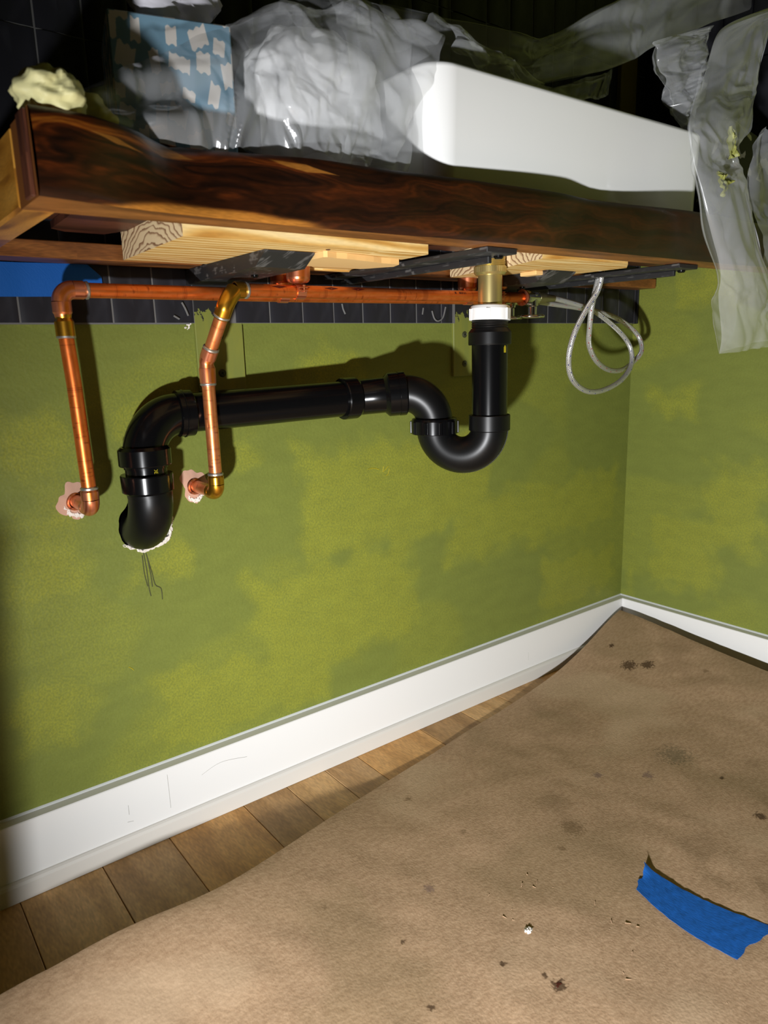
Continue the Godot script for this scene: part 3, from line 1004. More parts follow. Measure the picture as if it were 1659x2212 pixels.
func counter() -> void:
	var o := thing("wooden_countertop", "dark live-edge wooden vanity countertop under the basin, pale blocks fixed below", "countertop")
	# front rail with a wavy live edge
	var bottom := [[0.13, 0.368], [0.204, 0.352], [0.30, 0.346], [0.3554, 0.345], [0.45, 0.349], [0.5154, 0.354], [0.62, 0.357], [0.7338, 0.358], [0.9303, 0.358], [1.1, 0.360], [1.322, 0.360]]
	var top := [[0.13, 0.366], [0.172, 0.364], [0.21, 0.345], [0.24, 0.322], [0.30, 0.332], [0.36, 0.346], [0.421, 0.348], [0.5156, 0.356], [0.6504, 0.363], [0.7303, 0.357], [0.90, 0.376], [1.1, 0.37], [1.322, 0.37]]
	var at := func(q: Array, x: float) -> float:
		for i in q.size() - 1:
			if x <= q[i + 1][0]:
				var u: float = (x - q[i][0]) / (q[i + 1][0] - q[i][0])
				return cubic_interpolate(q[i][1], q[i + 1][1], q[maxi(i - 1, 0)][1], q[mini(i + 2, q.size() - 1)][1], u)
		return q[-1][1]
	var b := MB.new()
	var wob := noise(111, 1.0, 2)
	var x0 := 0.1325
	var x1 := 1.322
	b.grid(120, 14, func(u: float, v: float) -> Vector3:
		var x := lerpf(x0, x1, u)
		var zb: float = at.call(bottom, x)
		var zt: float = at.call(top, x)
		var bulge := 0.004 * sin(v * PI) * (0.6 + wob.get_noise_2d(x * 7.0, 1.0))
		var edge := -0.0022 * pow(maxf(0.0, 1.0 - v / 0.08), 2.0) - 0.003 * pow(maxf(0.0, (v - 0.9) / 0.1), 2.0)
		return Vector3(x, lerpf(UNDER, TOP, v), lerpf(zb, zt, v) + bulge + edge))
	for k in b.t.size():
		b.t[k] = Vector2((b.p[k].x - 0.13) / 1.2, 1.0 - (b.p[k].y - UNDER) / (TOP - UNDER))
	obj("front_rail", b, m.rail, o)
	b = MB.new()                                    # its underside, back and top
	for i in 60:
		var xa := lerpf(x0, x1, i / 60.0)
		var xb := lerpf(x0, x1, (i + 1) / 60.0)
		var za: float = at.call(bottom, xa) - 0.0022
		var zb: float = at.call(bottom, xb) - 0.0022
		var ta: float = at.call(top, xa) - 0.003
		var tb: float = at.call(top, xb) - 0.003
		b.quad(Vector3(xa, UNDER, 0.311), Vector3(xb, UNDER, 0.311), Vector3(xb, UNDER, zb), Vector3(xa, UNDER, za), Vector3.DOWN, Vector2(xa, 0.311), Vector2(xb, 0.311), Vector2(xb, zb), Vector2(xa, za))
		b.quad(Vector3(xa, TOP, 0.311), Vector3(xb, TOP, 0.311), Vector3(xb, TOP, tb), Vector3(xa, TOP, ta), Vector3.UP)
		b.quad(Vector3(xa, UNDER, 0.311), Vector3(xb, UNDER, 0.311), Vector3(xb, TOP, 0.311), Vector3(xa, TOP, 0.311), Vector3.FORWARD)
	b.quad(Vector3(x0, UNDER, 0.311), Vector3(x0, UNDER, 0.364), Vector3(x0, TOP, 0.362), Vector3(x0, TOP, 0.311), Vector3.LEFT)
	obj("front_rail", b, m.brown_wood, o)
	# end panel on the left, its outer face golden
	b = MB.new()
	b.box(Vector3(0.0255, 0.0548, 0.299), Transform3D(Basis(), Vector3(0.1445, 0.7726, 0.1615)), 0.0022)
	obj("end_panel", b, m.gold_wood, o)
	b = MB.new()
	b.box(Vector3(0.0035, 0.0535, 0.018), Transform3D(Basis(), Vector3(0.1310, 0.7726, 0.3495)), 0.001)
	obj("end_strip", b, m.red_wood, o)
	b = MB.new()
	b.box(Vector3(1.165, 0.0175, 0.0425), Transform3D(Basis(), Vector3(0.7400, 0.75375, 0.0340)), 0.0008)
	obj("back_rail", b, m.brown_wood, o)
	b = MB.new()
	b.box(Vector3(1.165, 0.0205, 0.230), Transform3D(Basis(), Vector3(0.7400, 0.7897, 0.1950)), 0.0008)
	obj("top_board", b, m.red_wood, o)
	b = MB.new()
	b.box(Vector3(1.165, 0.009, 0.070), Transform3D(Basis(), Vector3(0.7400, 0.7955, 0.0450)), 0.0008)
	obj("top_board", b, m.red_wood, o)
	# cross brace seen through the open left end
	b = MB.new()
	b.prism(PackedVector2Array([Vector2(0.203, 0.3105), Vector2(0.2765, 0.3105), Vector2(0.2840, 0.0900), Vector2(0.2700, 0.0560), Vector2(0.2300, 0.0560), Vector2(0.2130, 0.0700)]), Transform3D(Basis(Vector3.RIGHT, Vector3.BACK, Vector3.DOWN), Vector3.ZERO), -0.779, -0.772)
	obj("cross_brace", b, m.red_wood, o)
	# pine blocks under the top
	block(o, PackedVector2Array([Vector2(0.285, 0.067), Vector2(0.277, 0.2515), Vector2(0.5615, 0.256), Vector2(0.5665, 0.250), Vector2(0.5725, 0.075)]), UNDER, 0.7791)
	block(o, PackedVector2Array([Vector2(0.7750, 0.060), Vector2(0.7490, 0.166), Vector2(0.7480, 0.206), Vector2(0.7215, 0.283), Vector2(0.872, 0.300), Vector2(0.884, 0.292), Vector2(0.925, 0.262), Vector2(0.925, 0.062)]), UNDER, 0.7791)
	# thin broken shims
	rng.seed = 15
	var out := PackedVector2Array([Vector2(0.4415, 0.150), Vector2(0.4415, 0.226)])
	for i in 9:
		out.append(Vector2(lerpf(0.445, 0.560, i / 8.0), lerpf(0.229, 0.204, i / 8.0) + rng.randf_range(-0.002, 0.002)))
	for i in 5:
		out.append(Vector2(lerpf(0.570, 0.545, i / 4.0) + rng.randf_range(-0.003, 0.003), lerpf(0.185, 0.150, i / 4.0)))
	b = MB.new()
	b.prism(out, Transform3D(Basis(Vector3.RIGHT, Vector3.BACK, Vector3.DOWN), Vector3.ZERO), -0.7448, -0.7385)
	obj("shim", b, m.raw_ply, o)
	b = MB.new()
	b.box(Vector3(0.165, 0.012, 0.030), Transform3D(Basis.from_euler(Vector3(0.1, 0.03, 0)), Vector3(0.532, 0.7500, 0.0700)), 0.001)
	obj("shim", b, m.pine, o)
	b = MB.new()
	b.box(Vector3(0.055, 0.006, 0.03), Transform3D(Basis(), Vector3(0.845, 0.7417, 0.175)), 0.001)
	obj("shim", b, m.raw_ply, o)
	b = MB.new()
	b.lathe(Vector3(0.4405, UNDER - 0.0004, 0.237), Vector3.DOWN, [Vector2(0, 0.0), Vector2(0, 0.0026), Vector2(0.0004, 0.0022), Vector2(0.0004, 0.0)], 10)
	obj("knot", b, m.print_dark, o)


func block(o: Node3D, outline: PackedVector2Array, y0: float, y1: float) -> void:
	# a sawn block: long grain below and in front, rings on its left end
	var turn := Transform3D(Basis(Vector3.RIGHT, Vector3.BACK, Vector3.DOWN), Vector3.ZERO)
	var b := MB.new()
	var last := outline.size() - 1
	var ids := Geometry2D.triangulate_polygon(outline)
	for y: float in [y0, y1]:
		for k in range(0, ids.size(), 3):
			var q := []
			for j in 3:
				var v := outline[ids[k + j]]
				q.append(Vector3(v.x, y, v.y))
			b.flat(q[0], q[1], q[2], Vector3.DOWN if y == y0 else Vector3.UP, outline[ids[k]], outline[ids[k + 1]], outline[ids[k + 2]])
	var mid := Vector2.ZERO
	for v in outline:
		mid += v / outline.size()
	var e := MB.new()
	var left := 1 if outline.size() < 6 else 3      # so many sides from the first point on are sawn ends
	for k in outline.size():
		var a := outline[k]
		var c := outline[(k + 1) % outline.size()]
		var to: Vector2 = (a + c) / 2 - mid
		var into := e if k < left else b
		var run := a.distance_to(c)
		var w := [Vector2(0, 0), Vector2(run, 0), Vector2(run, y1 - y0), Vector2(0, y1 - y0)]
		if k < left:
			for j in 4:
				w[j] = Vector2((outline[0].distance_to(a) + w[j].x) * 5.0, w[j].y * 12.0)
		into.quad(Vector3(a.x, y0, a.y), Vector3(c.x, y0, c.y), Vector3(c.x, y1, c.y), Vector3(a.x, y1, a.y), Vector3(to.x, 0, to.y), w[0], w[1], w[2], w[3])
	var p := obj("support_block", b, m.pine, o)
	obj("end_grain", e, m.pine_end, p)


func screw_head(parent: Node3D, at: Vector3) -> void:
	var b := MB.new()
	b.lathe(at, Vector3.BACK, [Vector2(0, 0.0052), Vector2(0.0006, 0.0052), Vector2(0.0009, 0.0044), Vector2(0.0004, 0.0040), Vector2(0.0011, 0.0036), Vector2(0.0013, 0.0)], 18)
	var s := obj("screw", b, m.screw, parent)
	b = MB.new()
	for a: float in [0.5, 0.5 + PI / 2]:
		b.box(Vector3(0.0048, 0.0011, 0.0012), Transform3D(Basis(Vector3.BACK, a), at + Vector3(0, 0, 0.0012)), 0.0002)
	obj("slot", b, m.screw_dark, s)


func brackets() -> void:
	for i in 2:
		var x: float = [0.388, 0.832][i]
		var w: float = [0.066, 0.068][i]
		var o := thing("support_bracket", ["steel shelf bracket with painted wall plate behind the middle copper riser", "steel shelf bracket with painted wall plate behind the upright waste pipe"][i], "bracket", Vector3(x + w / 2, 0.596, 0), "counter brackets with wall plates")
		var b := MB.new()
		b.box(Vector3(w, 0.152, 0.0055), Transform3D(Basis(), Vector3(x + w / 2, 0.672, 0.0032)), 0.0008)
		for k in b.t.size():
			b.t[k] = Vector2((b.p[k].x - x) / 0.075, 1.0 - (b.p[k].y - 0.596) / 0.16)
		obj("wall_plate", b, m.plate, o)
		b = MB.new()
		var front: float = [0.212, 0.200][i]
		var xa: float = [0.380, 0.832][i]
		b.prism(PackedVector2Array([Vector2(0.006, 0.7446), Vector2(front, 0.7446), Vector2(front - 0.001, 0.7425), Vector2(front - 0.022, 0.7300), Vector2(0.09, 0.7290), Vector2(0.03, 0.7270), Vector2(0.006, 0.7270)]), Transform3D(Basis(Vector3.BACK, Vector3.UP, Vector3.LEFT), Vector3.ZERO), -xa - 0.060, -xa)
		var arm := obj("arm", b, m.black_steel, o)
		b = MB.new()
		b.lathe(Vector3(xa + 0.036, 0.7292, 0.12), Vector3.DOWN, [Vector2(0, 0.0045), Vector2(0.0016, 0.0042), Vector2(0.003, 0.003), Vector2(0.003, 0)], 14)
		obj("bolt", b, m.black_plastic, arm)
		for y: float in ([0.665, 0.618] if i == 0 else [0.663, 0.616]):
			screw_head(o, Vector3(0.4205 if i == 0 else 0.856, y, 0.006))
	for i in 2:
		var x: float = [0.598, 0.962][i]
		var o := thing("support_bracket", ["flat black steel bar reaching forward left of the brass tailpiece", "flat black steel bar under the counter beyond the braided hoses"][i], "bracket", Vector3(x, 0.74, 0.17), "flat bars carrying the counter")
		var b := MB.new()
		b.box(Vector3(0.046, 0.0060, 0.312), Transform3D(Basis(), Vector3(x, 0.7416, 0.178)), 0.0008)
		b.box(Vector3(0.006, 0.0075, 0.290), Transform3D(Basis(), Vector3(x + 0.006, 0.7350, 0.165)), 0.0008)
		obj("arm", b, m.black_steel, o)
		for z: float in [0.070, 0.315]:
			b = MB.new()
			b.lathe(Vector3(x + 0.014, 0.7388, z), Vector3.DOWN, [Vector2(0, 0.0055), Vector2(0.002, 0.0052), Vector2(0.0034, 0.0038), Vector2(0.0034, 0)], 14)
			obj("bolt", b, m.black_plastic, o)


func sink() -> void:
	# rectangular basin: outer shell, rolled rim and hollow bowl
	var lo := Vector3(0.500, TOP + 0.0005, 0.040)
	var hi := Vector3(0.985, 0.9085, 0.335)
	var o := thing("vessel_sink", "white glazed rectangular vessel basin standing on the dark counter", "sink", Vector3((lo.x + hi.x) / 2, TOP, (lo.z + hi.z) / 2))
	var b := MB.new()
	var prof := []                       # (inset, height, corner radius)
	for e in [[0.030, 0.0], [0.006, 0.0], [0.0035, 0.001], [0.0012, 0.004], [0.0, 0.010]]:
		prof.append(e)
	for i in 6:
		prof.append([-0.0006 * i, 0.010 + (hi.y - lo.y - 0.016) * (i + 1) / 6.0])
	for i in 5:
		var a := PI / 2 * (i + 1) / 5.0
		prof.append([-0.003 + 0.006 * (1.0 - cos(a)), hi.y - lo.y - 0.006 + 0.006 * sin(a)])
	prof.append([0.012, hi.y - lo.y])
	for i in 4:
		var a := PI / 2 * (i + 1) / 4.0
		prof.append([0.012 + 0.006 * sin(a), hi.y - lo.y - 0.006 * (1.0 - cos(a))])
	prof.append([0.024, 0.045])
	prof.append([0.034, 0.026])
	prof.append([0.060, 0.018])
	prof.append([0.1405, 0.014])
	var n := 10
	var ring := func(inset: float, y: float) -> Array:
		var out := []
		var r := maxf(0.030 - inset, 0.004)
		var ax := lo.x + inset
		var bx := hi.x - inset
		var az := lo.z + inset
		var bz := hi.z - inset
		if bz - az < 2 * r:
			r = (bz - az) / 2.0
		for c in [[bx - r, bz - r, 0.0], [ax + r, bz - r, PI / 2], [ax + r, az + r, PI], [bx - r, az + r, PI * 1.5]]:
			for k in n + 1:
				var a: float = c[2] + PI / 2 * k / n
				out.append(Vector3(c[0] + cos(a) * r, lo.y + y, c[1] + sin(a) * r))
		return out
	var rings := []
	for e in prof:
		rings.append(ring.call(e[0], e[1]))
	var cnt: int = rings[0].size()
	b.grid(cnt, rings.size() - 1, func(u: float, v: float) -> Vector3:
		return rings[int(round(v * (rings.size() - 1)))][int(round(u * cnt)) % cnt])
	for k in range(0, b.p.size()):
		b.t[k] = Vector2.ZERO
	obj("basin", b, m.ceramic, o)
	b = MB.new()
	b.lathe(Vector3(0.727, TOP + 0.0145, 0.175), Vector3.UP, [Vector2(0, 0.0), Vector2(0, 0.030), Vector2(0.003, 0.028), Vector2(0.004, 0.02), Vector2(0.002, 0.0)], 24)
	obj("drain_flange", b, m.brass, o)


func solder_ring(parent: Node3D, at: Vector3, dir: Vector3, r: float) -> void:
	var b := MB.new()
	b.lathe(at, dir, [Vector2(-0.0016, r - 0.0006), Vector2(-0.0009, r + 0.0006), Vector2(0.0009, r + 0.0006), Vector2(0.0022, r - 0.0006)], 22)
	obj("solder_ring", b, m.solder, parent)


func socket(b: MB, at: Vector3, dir: Vector3, length: float, r := 0.0097) -> void:
	b.lathe(at, dir, [Vector2(0, 0.0080), Vector2(0.0, r), Vector2(length - 0.002, r), Vector2(length, r - 0.0010), Vector2(length + 0.003, r - 0.0016)], 24)


func copper() -> void:
	var R := 0.00795
	for i in 2:
		var o := thing("copper_pipe", ["polished copper supply pipe rising nearest the counter's open end, its long run nearer the wall", "polished copper supply pipe with a kinked riser crossing in front of the black waste pipe"][i], "pipe", Vector3([0.222, 0.374][i], 0.47, 0.0), "copper supply pipes")
		var x: float = [0.2224, 0.3730][i]
		var yb: float = [0.4755, 0.4735][i]
		var z: float = [0.063, 0.0665][i]
		# stub out of the wall
		var b := MB.new()
		b.tube([Vector3(x, yb, -0.05), Vector3(x, yb, z - 0.014)], R, 24)
		obj("stub", b, m.copper, o)
		b = MB.new()
		b.lathe(Vector3(x - 0.001, yb - 0.001, -0.005), Vector3(0.02, 0.05, 1), [Vector2(0, R), Vector2(0, 0.0108), Vector2(0.0075, 0.0108), Vector2(0.0085, 0.0100), Vector2(0.0085, R)], 24, 0.03)
		obj("sleeve", b, m.copper_fitting, o)
		# elbow at the foot
		b = MB.new()
		b.tube(arc(Vector3(x, yb + 0.011, z - 0.011), Vector3(0, -0.011, 0), Vector3(0, 0, 1), 8), 0.0096, 24, false)
		socket(b, Vector3(x, yb, z - 0.011), Vector3(0, 0, -1), 0.009)
		socket(b, Vector3(x, yb + 0.011, z), Vector3(0, 1, 0), 0.011)
		obj("elbow", b, m.copper_gold if i == 1 else m.copper_fitting, o)
		solder_ring(o, Vector3(x, yb + 0.0235, z), Vector3.UP, 0.0090)
		if i == 0:
			var xt := 0.2170
			b = MB.new()
			b.tube([Vector3(x, yb + 0.018, z), Vector3(0.2196, 0.612, z), Vector3(xt, 0.665, z)], R, 24)
			obj("riser", b, m.copper_orange, o)
			# coupling then elbow to the long run
			var q := Vector3(xt, 0.6640, z)
			b = MB.new()
			b.lathe(q, Vector3(-0.02, 1, 0), [Vector2(0, R), Vector2(0, 0.0099), Vector2(0.016, 0.0099), Vector2(0.0195, 0.0082), Vector2(0.023, 0.0088)], 24)
			obj("coupling", b, m.copper_gold, o)
			solder_ring(o, q, Vector3.UP, 0.0094)
			b = MB.new()
			socket(b, Vector3(xt - 0.0006, 0.7000, z), Vector3.DOWN, 0.0125, 0.0099)
			b.tube(arc(Vector3(xt + 0.0120, 0.7000, z), Vector3(-0.0126, 0, 0), Vector3.UP, 10), 0.0098, 24, false)
			socket(b, Vector3(xt + 0.0120, 0.7126, z), Vector3.RIGHT, 0.0125)
			obj("elbow", b, m.copper_fitting, o)
			solder_ring(o, Vector3(0.2432, 0.7126, z), Vector3.RIGHT, 0.0090)
			b = MB.new()
			b.tube([Vector3(0.236, 0.7126, z), Vector3(0.5, 0.7124, z), Vector3(0.882, 0.7150, z)], R, 24)
			obj("long_run", b, m.copper_orange, o)
		else:
			b = MB.new()
			b.tube([Vector3(x, yb + 0.018, z), Vector3(0.3727, 0.61, z)], R, 24)
			obj("riser", b, m.copper, o)
			b = MB.new()
			socket(b, Vector3(0.3727, 0.6260, z), Vector3.DOWN, 0.019, 0.0099)
			var kn := Vector3(0.3724, 0.6335, z + 0.0005)
			var up := Vector3(0.012, 0.062, 0.036).normalized()
			b.tube([Vector3(0.3727, 0.6258, z), Vector3(0.3725, 0.630, z), kn, kn + up * 0.004, kn + up * 0.006], [0.0096, 0.0085, 0.0088, 0.0092, 0.0096], 24, false)
			socket(b, kn + up * 0.005, up, 0.0125)
			obj("elbow", b, m.copper_fitting, o)
			solder_ring(o, Vector3(0.3727, 0.6068, z), Vector3.UP, 0.0092)
			solder_ring(o, kn + up * 0.0180, up, 0.0092)
			var t := kn + up * 0.0690
			b = MB.new()
			b.tube([kn + up * 0.010, t], R, 24)
			obj("riser", b, m.copper, o)
			solder_ring(o, t - up * 0.009, up, 0.0092)
			b = MB.new()
			socket(b, t, -up, 0.0089)
			var ex := Vector3(t.x + 0.0155, 0.7142, 0.1000)
			b.tube([t, t + up * 0.003, (t + up * 0.007).lerp(ex, 0.22), (t + up * 0.009).lerp(ex, 0.5), (t + up * 0.006).lerp(ex, 0.8), ex], 0.0098, 24, false)
			socket(b, ex, Vector3.RIGHT, 0.0125)
			obj("elbow", b, m.copper_gold, o)
			solder_ring(o, ex + Vector3.RIGHT * 0.0145, Vector3.RIGHT, 0.0092)
			b = MB.new()
			b.tube([ex + Vector3.RIGHT * 0.006, Vector3(0.65, 0.7144, 0.1), Vector3(0.893, 0.7156, 0.100)], R, 24)
			var run := obj("long_run", b, m.copper_orange, o)
			# red diamonds and the maker's standard mark printed on the pipe
			for xx: float in [0.455, 0.488, 0.530, 0.571]:
				b = MB.new()
				var face := func(a: Vector2) -> Vector3:
					var th := 0.62 + a.y / R
					return Vector3(xx + a.x, 0.7143 + sin(th) * (R + 0.00025), 0.100 + cos(th) * (R + 0.00025))
				for s: float in [-1.0, 1.0]:
					var p0: Vector3 = face.call(Vector2(0.0105 * s, 0))
					var p1: Vector3 = face.call(Vector2(0, 0.0022))
					var p2: Vector3 = face.call(Vector2(0, -0.0022))
					b.flat(p0, p1, p2, Vector3(0, 0.55, 0.8))
				obj("printed_diamond", b, m.print_red, run)
			var tm := TextMesh.new()
			tm.text = "M  NSF61"
			var sf := SystemFont.new()
			sf.font_names = PackedStringArray(["Droid Sans Mono"])
			tm.font = sf
			tm.font_size = 24
			tm.pixel_size = 0.0000002 * 1000.0
			tm.depth = 0.0002
			var tx := MeshInstance3D.new()
			tx.name = "printed_lettering"
			tx.mesh = tm
			tx.material_override = m.print_dark
			run.add_child(tx, true)
			tx.rotation.x = -0.5
			tx.position = Vector3(0.752, 0.7150 + 0.0038, 0.1072)


func hangers() -> void:
	var spots := [Vector3(0.484, 0.7125, 0.063), Vector3(0.486, 0.7143, 0.100), Vector3(0.808, 0.7146, 0.063), Vector3(0.836, 0.7153, 0.100)]
	var said := ["copper bell hanger half hidden by the bracket arm, on the rear pipe", "copper bell hanger gripping the front pipe beside the broken pale shim", "copper bell hanger on the rear pipe left of the brass tailpiece", "copper bell hanger mostly hidden behind the brass tailpiece"]
	for i in 4:
		var c: Vector3 = spots[i]
		var top := 0.7445 - c.y
		var o := thing("bell_hanger", said[i], "pipe hanger", c, "copper bell hangers")
		var b := MB.new()
		var pr := [Vector2(0.0098, 0.0), Vector2(0.0098, 0.0075), Vector2(0.0104, 0.0105), Vector2(0.0118, 0.0128), Vector2(0.0140, 0.0142), Vector2(0.0165, 0.0147), Vector2(top, 0.0147), Vector2(top, 0.0)]
		var pts := []
		b.lathe(c, Vector3.UP, pr, 32)
		obj("bell", b, m.copper_fitting, o)
		b = MB.new()
		b.lathe(c - Vector3(0.0062, 0, 0), Vector3.RIGHT, [Vector2(0, 0.0080), Vector2(0, 0.0092), Vector2(0.0124, 0.0092), Vector2(0.0124, 0.0080)], 28)
		b.box(Vector3(0.0115, 0.0035, 0.0012), Transform3D(Basis.from_euler(Vector3(1.3, 0, 0)), c + Vector3(0, 0.0040, 0.0105)), 0.0003)
		b.box(Vector3(0.0115, 0.0035, 0.0012), Transform3D(Basis.from_euler(Vector3(1.3, 0, 0)), c + Vector3(0, 0.0005, 0.0108)), 0.0003)
		obj("strap", b, m.copper_fitting, o)
		b = MB.new()
		b.lathe(c + Vector3(0.001, 0.0072, 0.0112), Vector3.DOWN, [Vector2(0, 0), Vector2(0, 0.0022), Vector2(0.0016, 0.0022), Vector2(0.002, 0.0012), Vector2(0.0085, 0.0012), Vector2(0.0085, 0)], 12)
		obj("clamp_screw", b, m.copper_fitting, o)


func waste() -> void:
	# brass tailpiece from the basin down into the trap
	var ax := Vector3(0.7268, 0, 0.190)
	var o := thing("brass_tailpiece", "brass threaded drain tailpiece dropping from the counter into the white nut", "drain", Vector3(0.7268, 0.70, 0.19))
	var b := MB.new()
	b.lathe(ax + Vector3(0, 0.690, 0), Vector3.UP, [Vector2(0, 0.0), Vector2(0, 0.0159), Vector2(0.046, 0.0159)], 40)
	obj("tube", b, m.brass, o)
	b = MB.new()
	var pr := [Vector2(0, 0.0159)]
	for i in 9:
		pr.append(Vector2(0.0020 * i, 0.0190))
		pr.append(Vector2(0.0020 * i + 0.0010, 0.0204))
	pr.append(Vector2(0.046, 0.0190))
	pr.append(Vector2(0.0485, 0.0))
	b.lathe(ax + Vector3(0, 0.745, 0), Vector3.UP, pr, 40)
	obj("threaded_body", b, m.brass, o)
	b = MB.new()
	b.lathe(ax + Vector3(0, 0.7345, 0), Vector3.UP, [Vector2(0, 0.0159), Vector2(0, 0.0190), Vector2(0.0028, 0.0213), Vector2(0.0105, 0.0213), Vector2(0.0115, 0.0195), Vector2(0.0115, 0.016)], 40)
	for k in 40:
		var a := TAU * k / 40
		b.box(Vector3(0.0009, 0.0072, 0.0016), Transform3D(Basis(Vector3.UP, -a), ax + Vector3(sin(a) * 0, 0.7412, 0) + Vector3(cos(a), 0, sin(a)) * 0.0211), 0.0003)
	obj("collar", b, m.brass, o)

	o = thing("waste_pipe", "glossy black plastic waste pipe with trap running from basin to wall", "pipe", Vector3(0.303, 0.43, 0))
	var P := 0.0242
	# white slip nut with lugs
	b = MB.new()
	b.lathe(ax + Vector3(0, 0.6765, 0), Vector3(0.03, 1, 0.0), [Vector2(0, 0.022), Vector2(0, 0.0272), Vector2(0.0005, 0.0277), Vector2(0.0150, 0.0277), Vector2(0.0185, 0.0255), Vector2(0.0200, 0.0225), Vector2(0.0200, 0.0159)], 48)
	for k in 6:
		var a := TAU * k / 6 + 0.35
		b.box(Vector3(0.0060, 0.0150, 0.0022), Transform3D(Basis(Vector3.UP, -a - PI / 2 + 0.25), ax + Vector3(0, 0.6845, 0) + Vector3(cos(a), 0, sin(a)) * 0.0277), 0.0006)
	var nut := obj("slip_nut", b, m.white_plastic, o)
	nut.set_meta("label", "white slip nut")
	b = MB.new()
	pr = [Vector2(0.0195, 0.0)]
	for i in 5:
		pr.append(Vector2(0.0175 - 0.0030 * i, 0.0238))
		pr.append(Vector2(0.0160 - 0.0030 * i, 0.0246))
	pr.append(Vector2(0.0, 0.0236))
	pr.reverse()
	b.lathe(ax + Vector3(0, 0.6615, 0), Vector3.UP, pr, 40)
	b.lathe(ax + Vector3(0, 0.6445, 0), Vector3.UP, [Vector2(0, 0.0242), Vector2(0, 0.0282), Vector2(0.0015, 0.0288), Vector2(0.0165, 0.0288), Vector2(0.0215, 0.0250), Vector2(0.0215, 0.0235)], 40)
	var ad := obj("adapter", b, m.satin_plastic, o)
	b = MB.new()
	b.tube([ax + Vector3(0, 0.6500, 0), ax + Vector3(0, 0.540, 0)], P, 40)
	var tail := obj("upright_pipe", b, m.black_plastic, o)
	b = MB.new()
	for k in 6:
		var a0 := 0.62 + k * 0.035
		var a1 := a0 + 0.035
		var q := func(a: float, y: float) -> Vector3: return ax + Vector3(sin(a) * (P + 0.0002), y, cos(a) * (P + 0.0002))
		b.quad(q.call(a0 - 0.55, 0.634), q.call(a1 - 0.55, 0.634), q.call(a1 - 0.55, 0.6415 + 0.002 * sin(PI * k / 5.0)), q.call(a0 - 0.55, 0.6415 + 0.002 * sin(PI * k / 5.0)), Vector3(0.1, 0, 1))
	obj("yellow_mark", b, m.yellow_ink, tail)
	# J bend
	var lg := Vector3(0.6830, 0, 0.125)
	var across := (lg - ax).normalized()
	var half := (lg - ax).length() / 2.0
	var yc := 0.5335
	var mid := (ax + lg) / 2 + Vector3(0, yc, 0)
	b = MB.new()
	b.lathe(ax + Vector3(0, 0.5285, 0), Vector3.UP, [Vector2(0, 0.0255), Vector2(0.0015, 0.0284), Vector2(0.0215, 0.0284), Vector2(0.0225, 0.0276), Vector2(0.0225, 0.0235)], 40)
	var pts := [ax + Vector3(0, 0.545, 0)]
	pts.append_array(arc(mid, -across * half, Vector3.DOWN, 28, PI))
	pts.append(lg + Vector3(0, 0.545, 0))
	b.tube(pts, 0.0255, 40, false)
	var bend := obj("trap_bend", b, m.satin_plastic, o)
	b = MB.new()
	b.tube(arc(mid + across.cross(Vector3.UP) * 0.0002, -across * (half + 0.0257), Vector3.DOWN, 36, PI), 0.0006, 6, false)
	obj("mould_seam", b, m.satin_plastic, bend)
	# union nut
	b = MB.new()
	b.lathe(lg + Vector3(0, 0.5240, 0), Vector3.UP, [Vector2(0, 0.0255), Vector2(0, 0.0320), Vector2(0.0008, 0.0327), Vector2(0.0185, 0.0327), Vector2(0.0215, 0.0315), Vector2(0.0225, 0.0290), Vector2(0.0225, 0.0250)], 48)
	for k in 10:
		var a := TAU * k / 10 + 0.15
		b.box(Vector3(0.0034, 0.0175, 0.0042), Transform3D(Basis(Vector3.UP, -a), lg + Vector3(cos(a), 0, sin(a)) * 0.0330 + Vector3(0, 0.5335, 0)), 0.0008)
	obj("union_nut", b, m.black_plastic, o)
	# trap arm elbow
	var s := Vector3(0.6530, 0.5810, 0.0980)
	var d1 := Vector3(lg.x - s.x, 0, lg.z - s.z)
	var r1 := d1.length()
	b = MB.new()
	pts = [s - d1.normalized() * 0.012]
	pts.append_array(arc(Vector3(s.x, s.y - r1, s.z), Vector3(0, r1, 0), d1.normalized(), 16))
	pts.append(lg + Vector3(0, 0.5420, 0))
	b.tube(pts, 0.0257, 40, false)
	obj("trap_elbow", b, m.satin_plastic, o)
	# hub and angled connector towards the long pipe
	var dir := Vector3(0.0672, 0.0043, 0.0400).normalized()
	var hub := Vector3(0.6300, 0.5801, 0.0850)
	b = MB.new()
	b.lathe(hub, dir, [Vector2(-0.004, 0.0246), Vector2(0, 0.0285), Vector2(0.002, 0.0302), Vector2(0.0150, 0.0302), Vector2(0.0152, 0.0294), Vector2(0.0162, 0.0294), Vector2(0.0164, 0.0306), Vector2(0.0250, 0.0306), Vector2(0.0262, 0.0296), Vector2(0.0262, 0.0250)], 40)
	obj("hub", b, m.black_plastic, o)
	var pa := Vector3(0.3500, 0.5716, 0.0300)
	var pb := Vector3(0.5860, 0.5772, 0.0585)
	var ld := (pb - pa).normalized()
	b = MB.new()
	b.tube(smooth_path([pb - ld * 0.006, pb + ld * 0.010, hub - dir * 0.014, hub + dir * 0.004], 5), 0.0246, 36, false)
	obj("connector", b, m.black_plastic, o)
	b = MB.new()
	b.lathe(pb, ld, [Vector2(-0.014, 0.0243), Vector2(-0.014, 0.0280), Vector2(-0.0125, 0.0288), Vector2(0.006, 0.0288), Vector2(0.0105, 0.0262), Vector2(0.012, 0.0246)], 40)
	obj("coupling", b, m.black_plastic, o)
	b = MB.new()
	b.tube([pa, pb - ld * 0.01], P, 40)
	obj("long_pipe", b, m.black_plastic, o)
	# left sweep, down to two couplings, then into the wall
	var dn := Vector3(0.2950, 0, 0.0440)
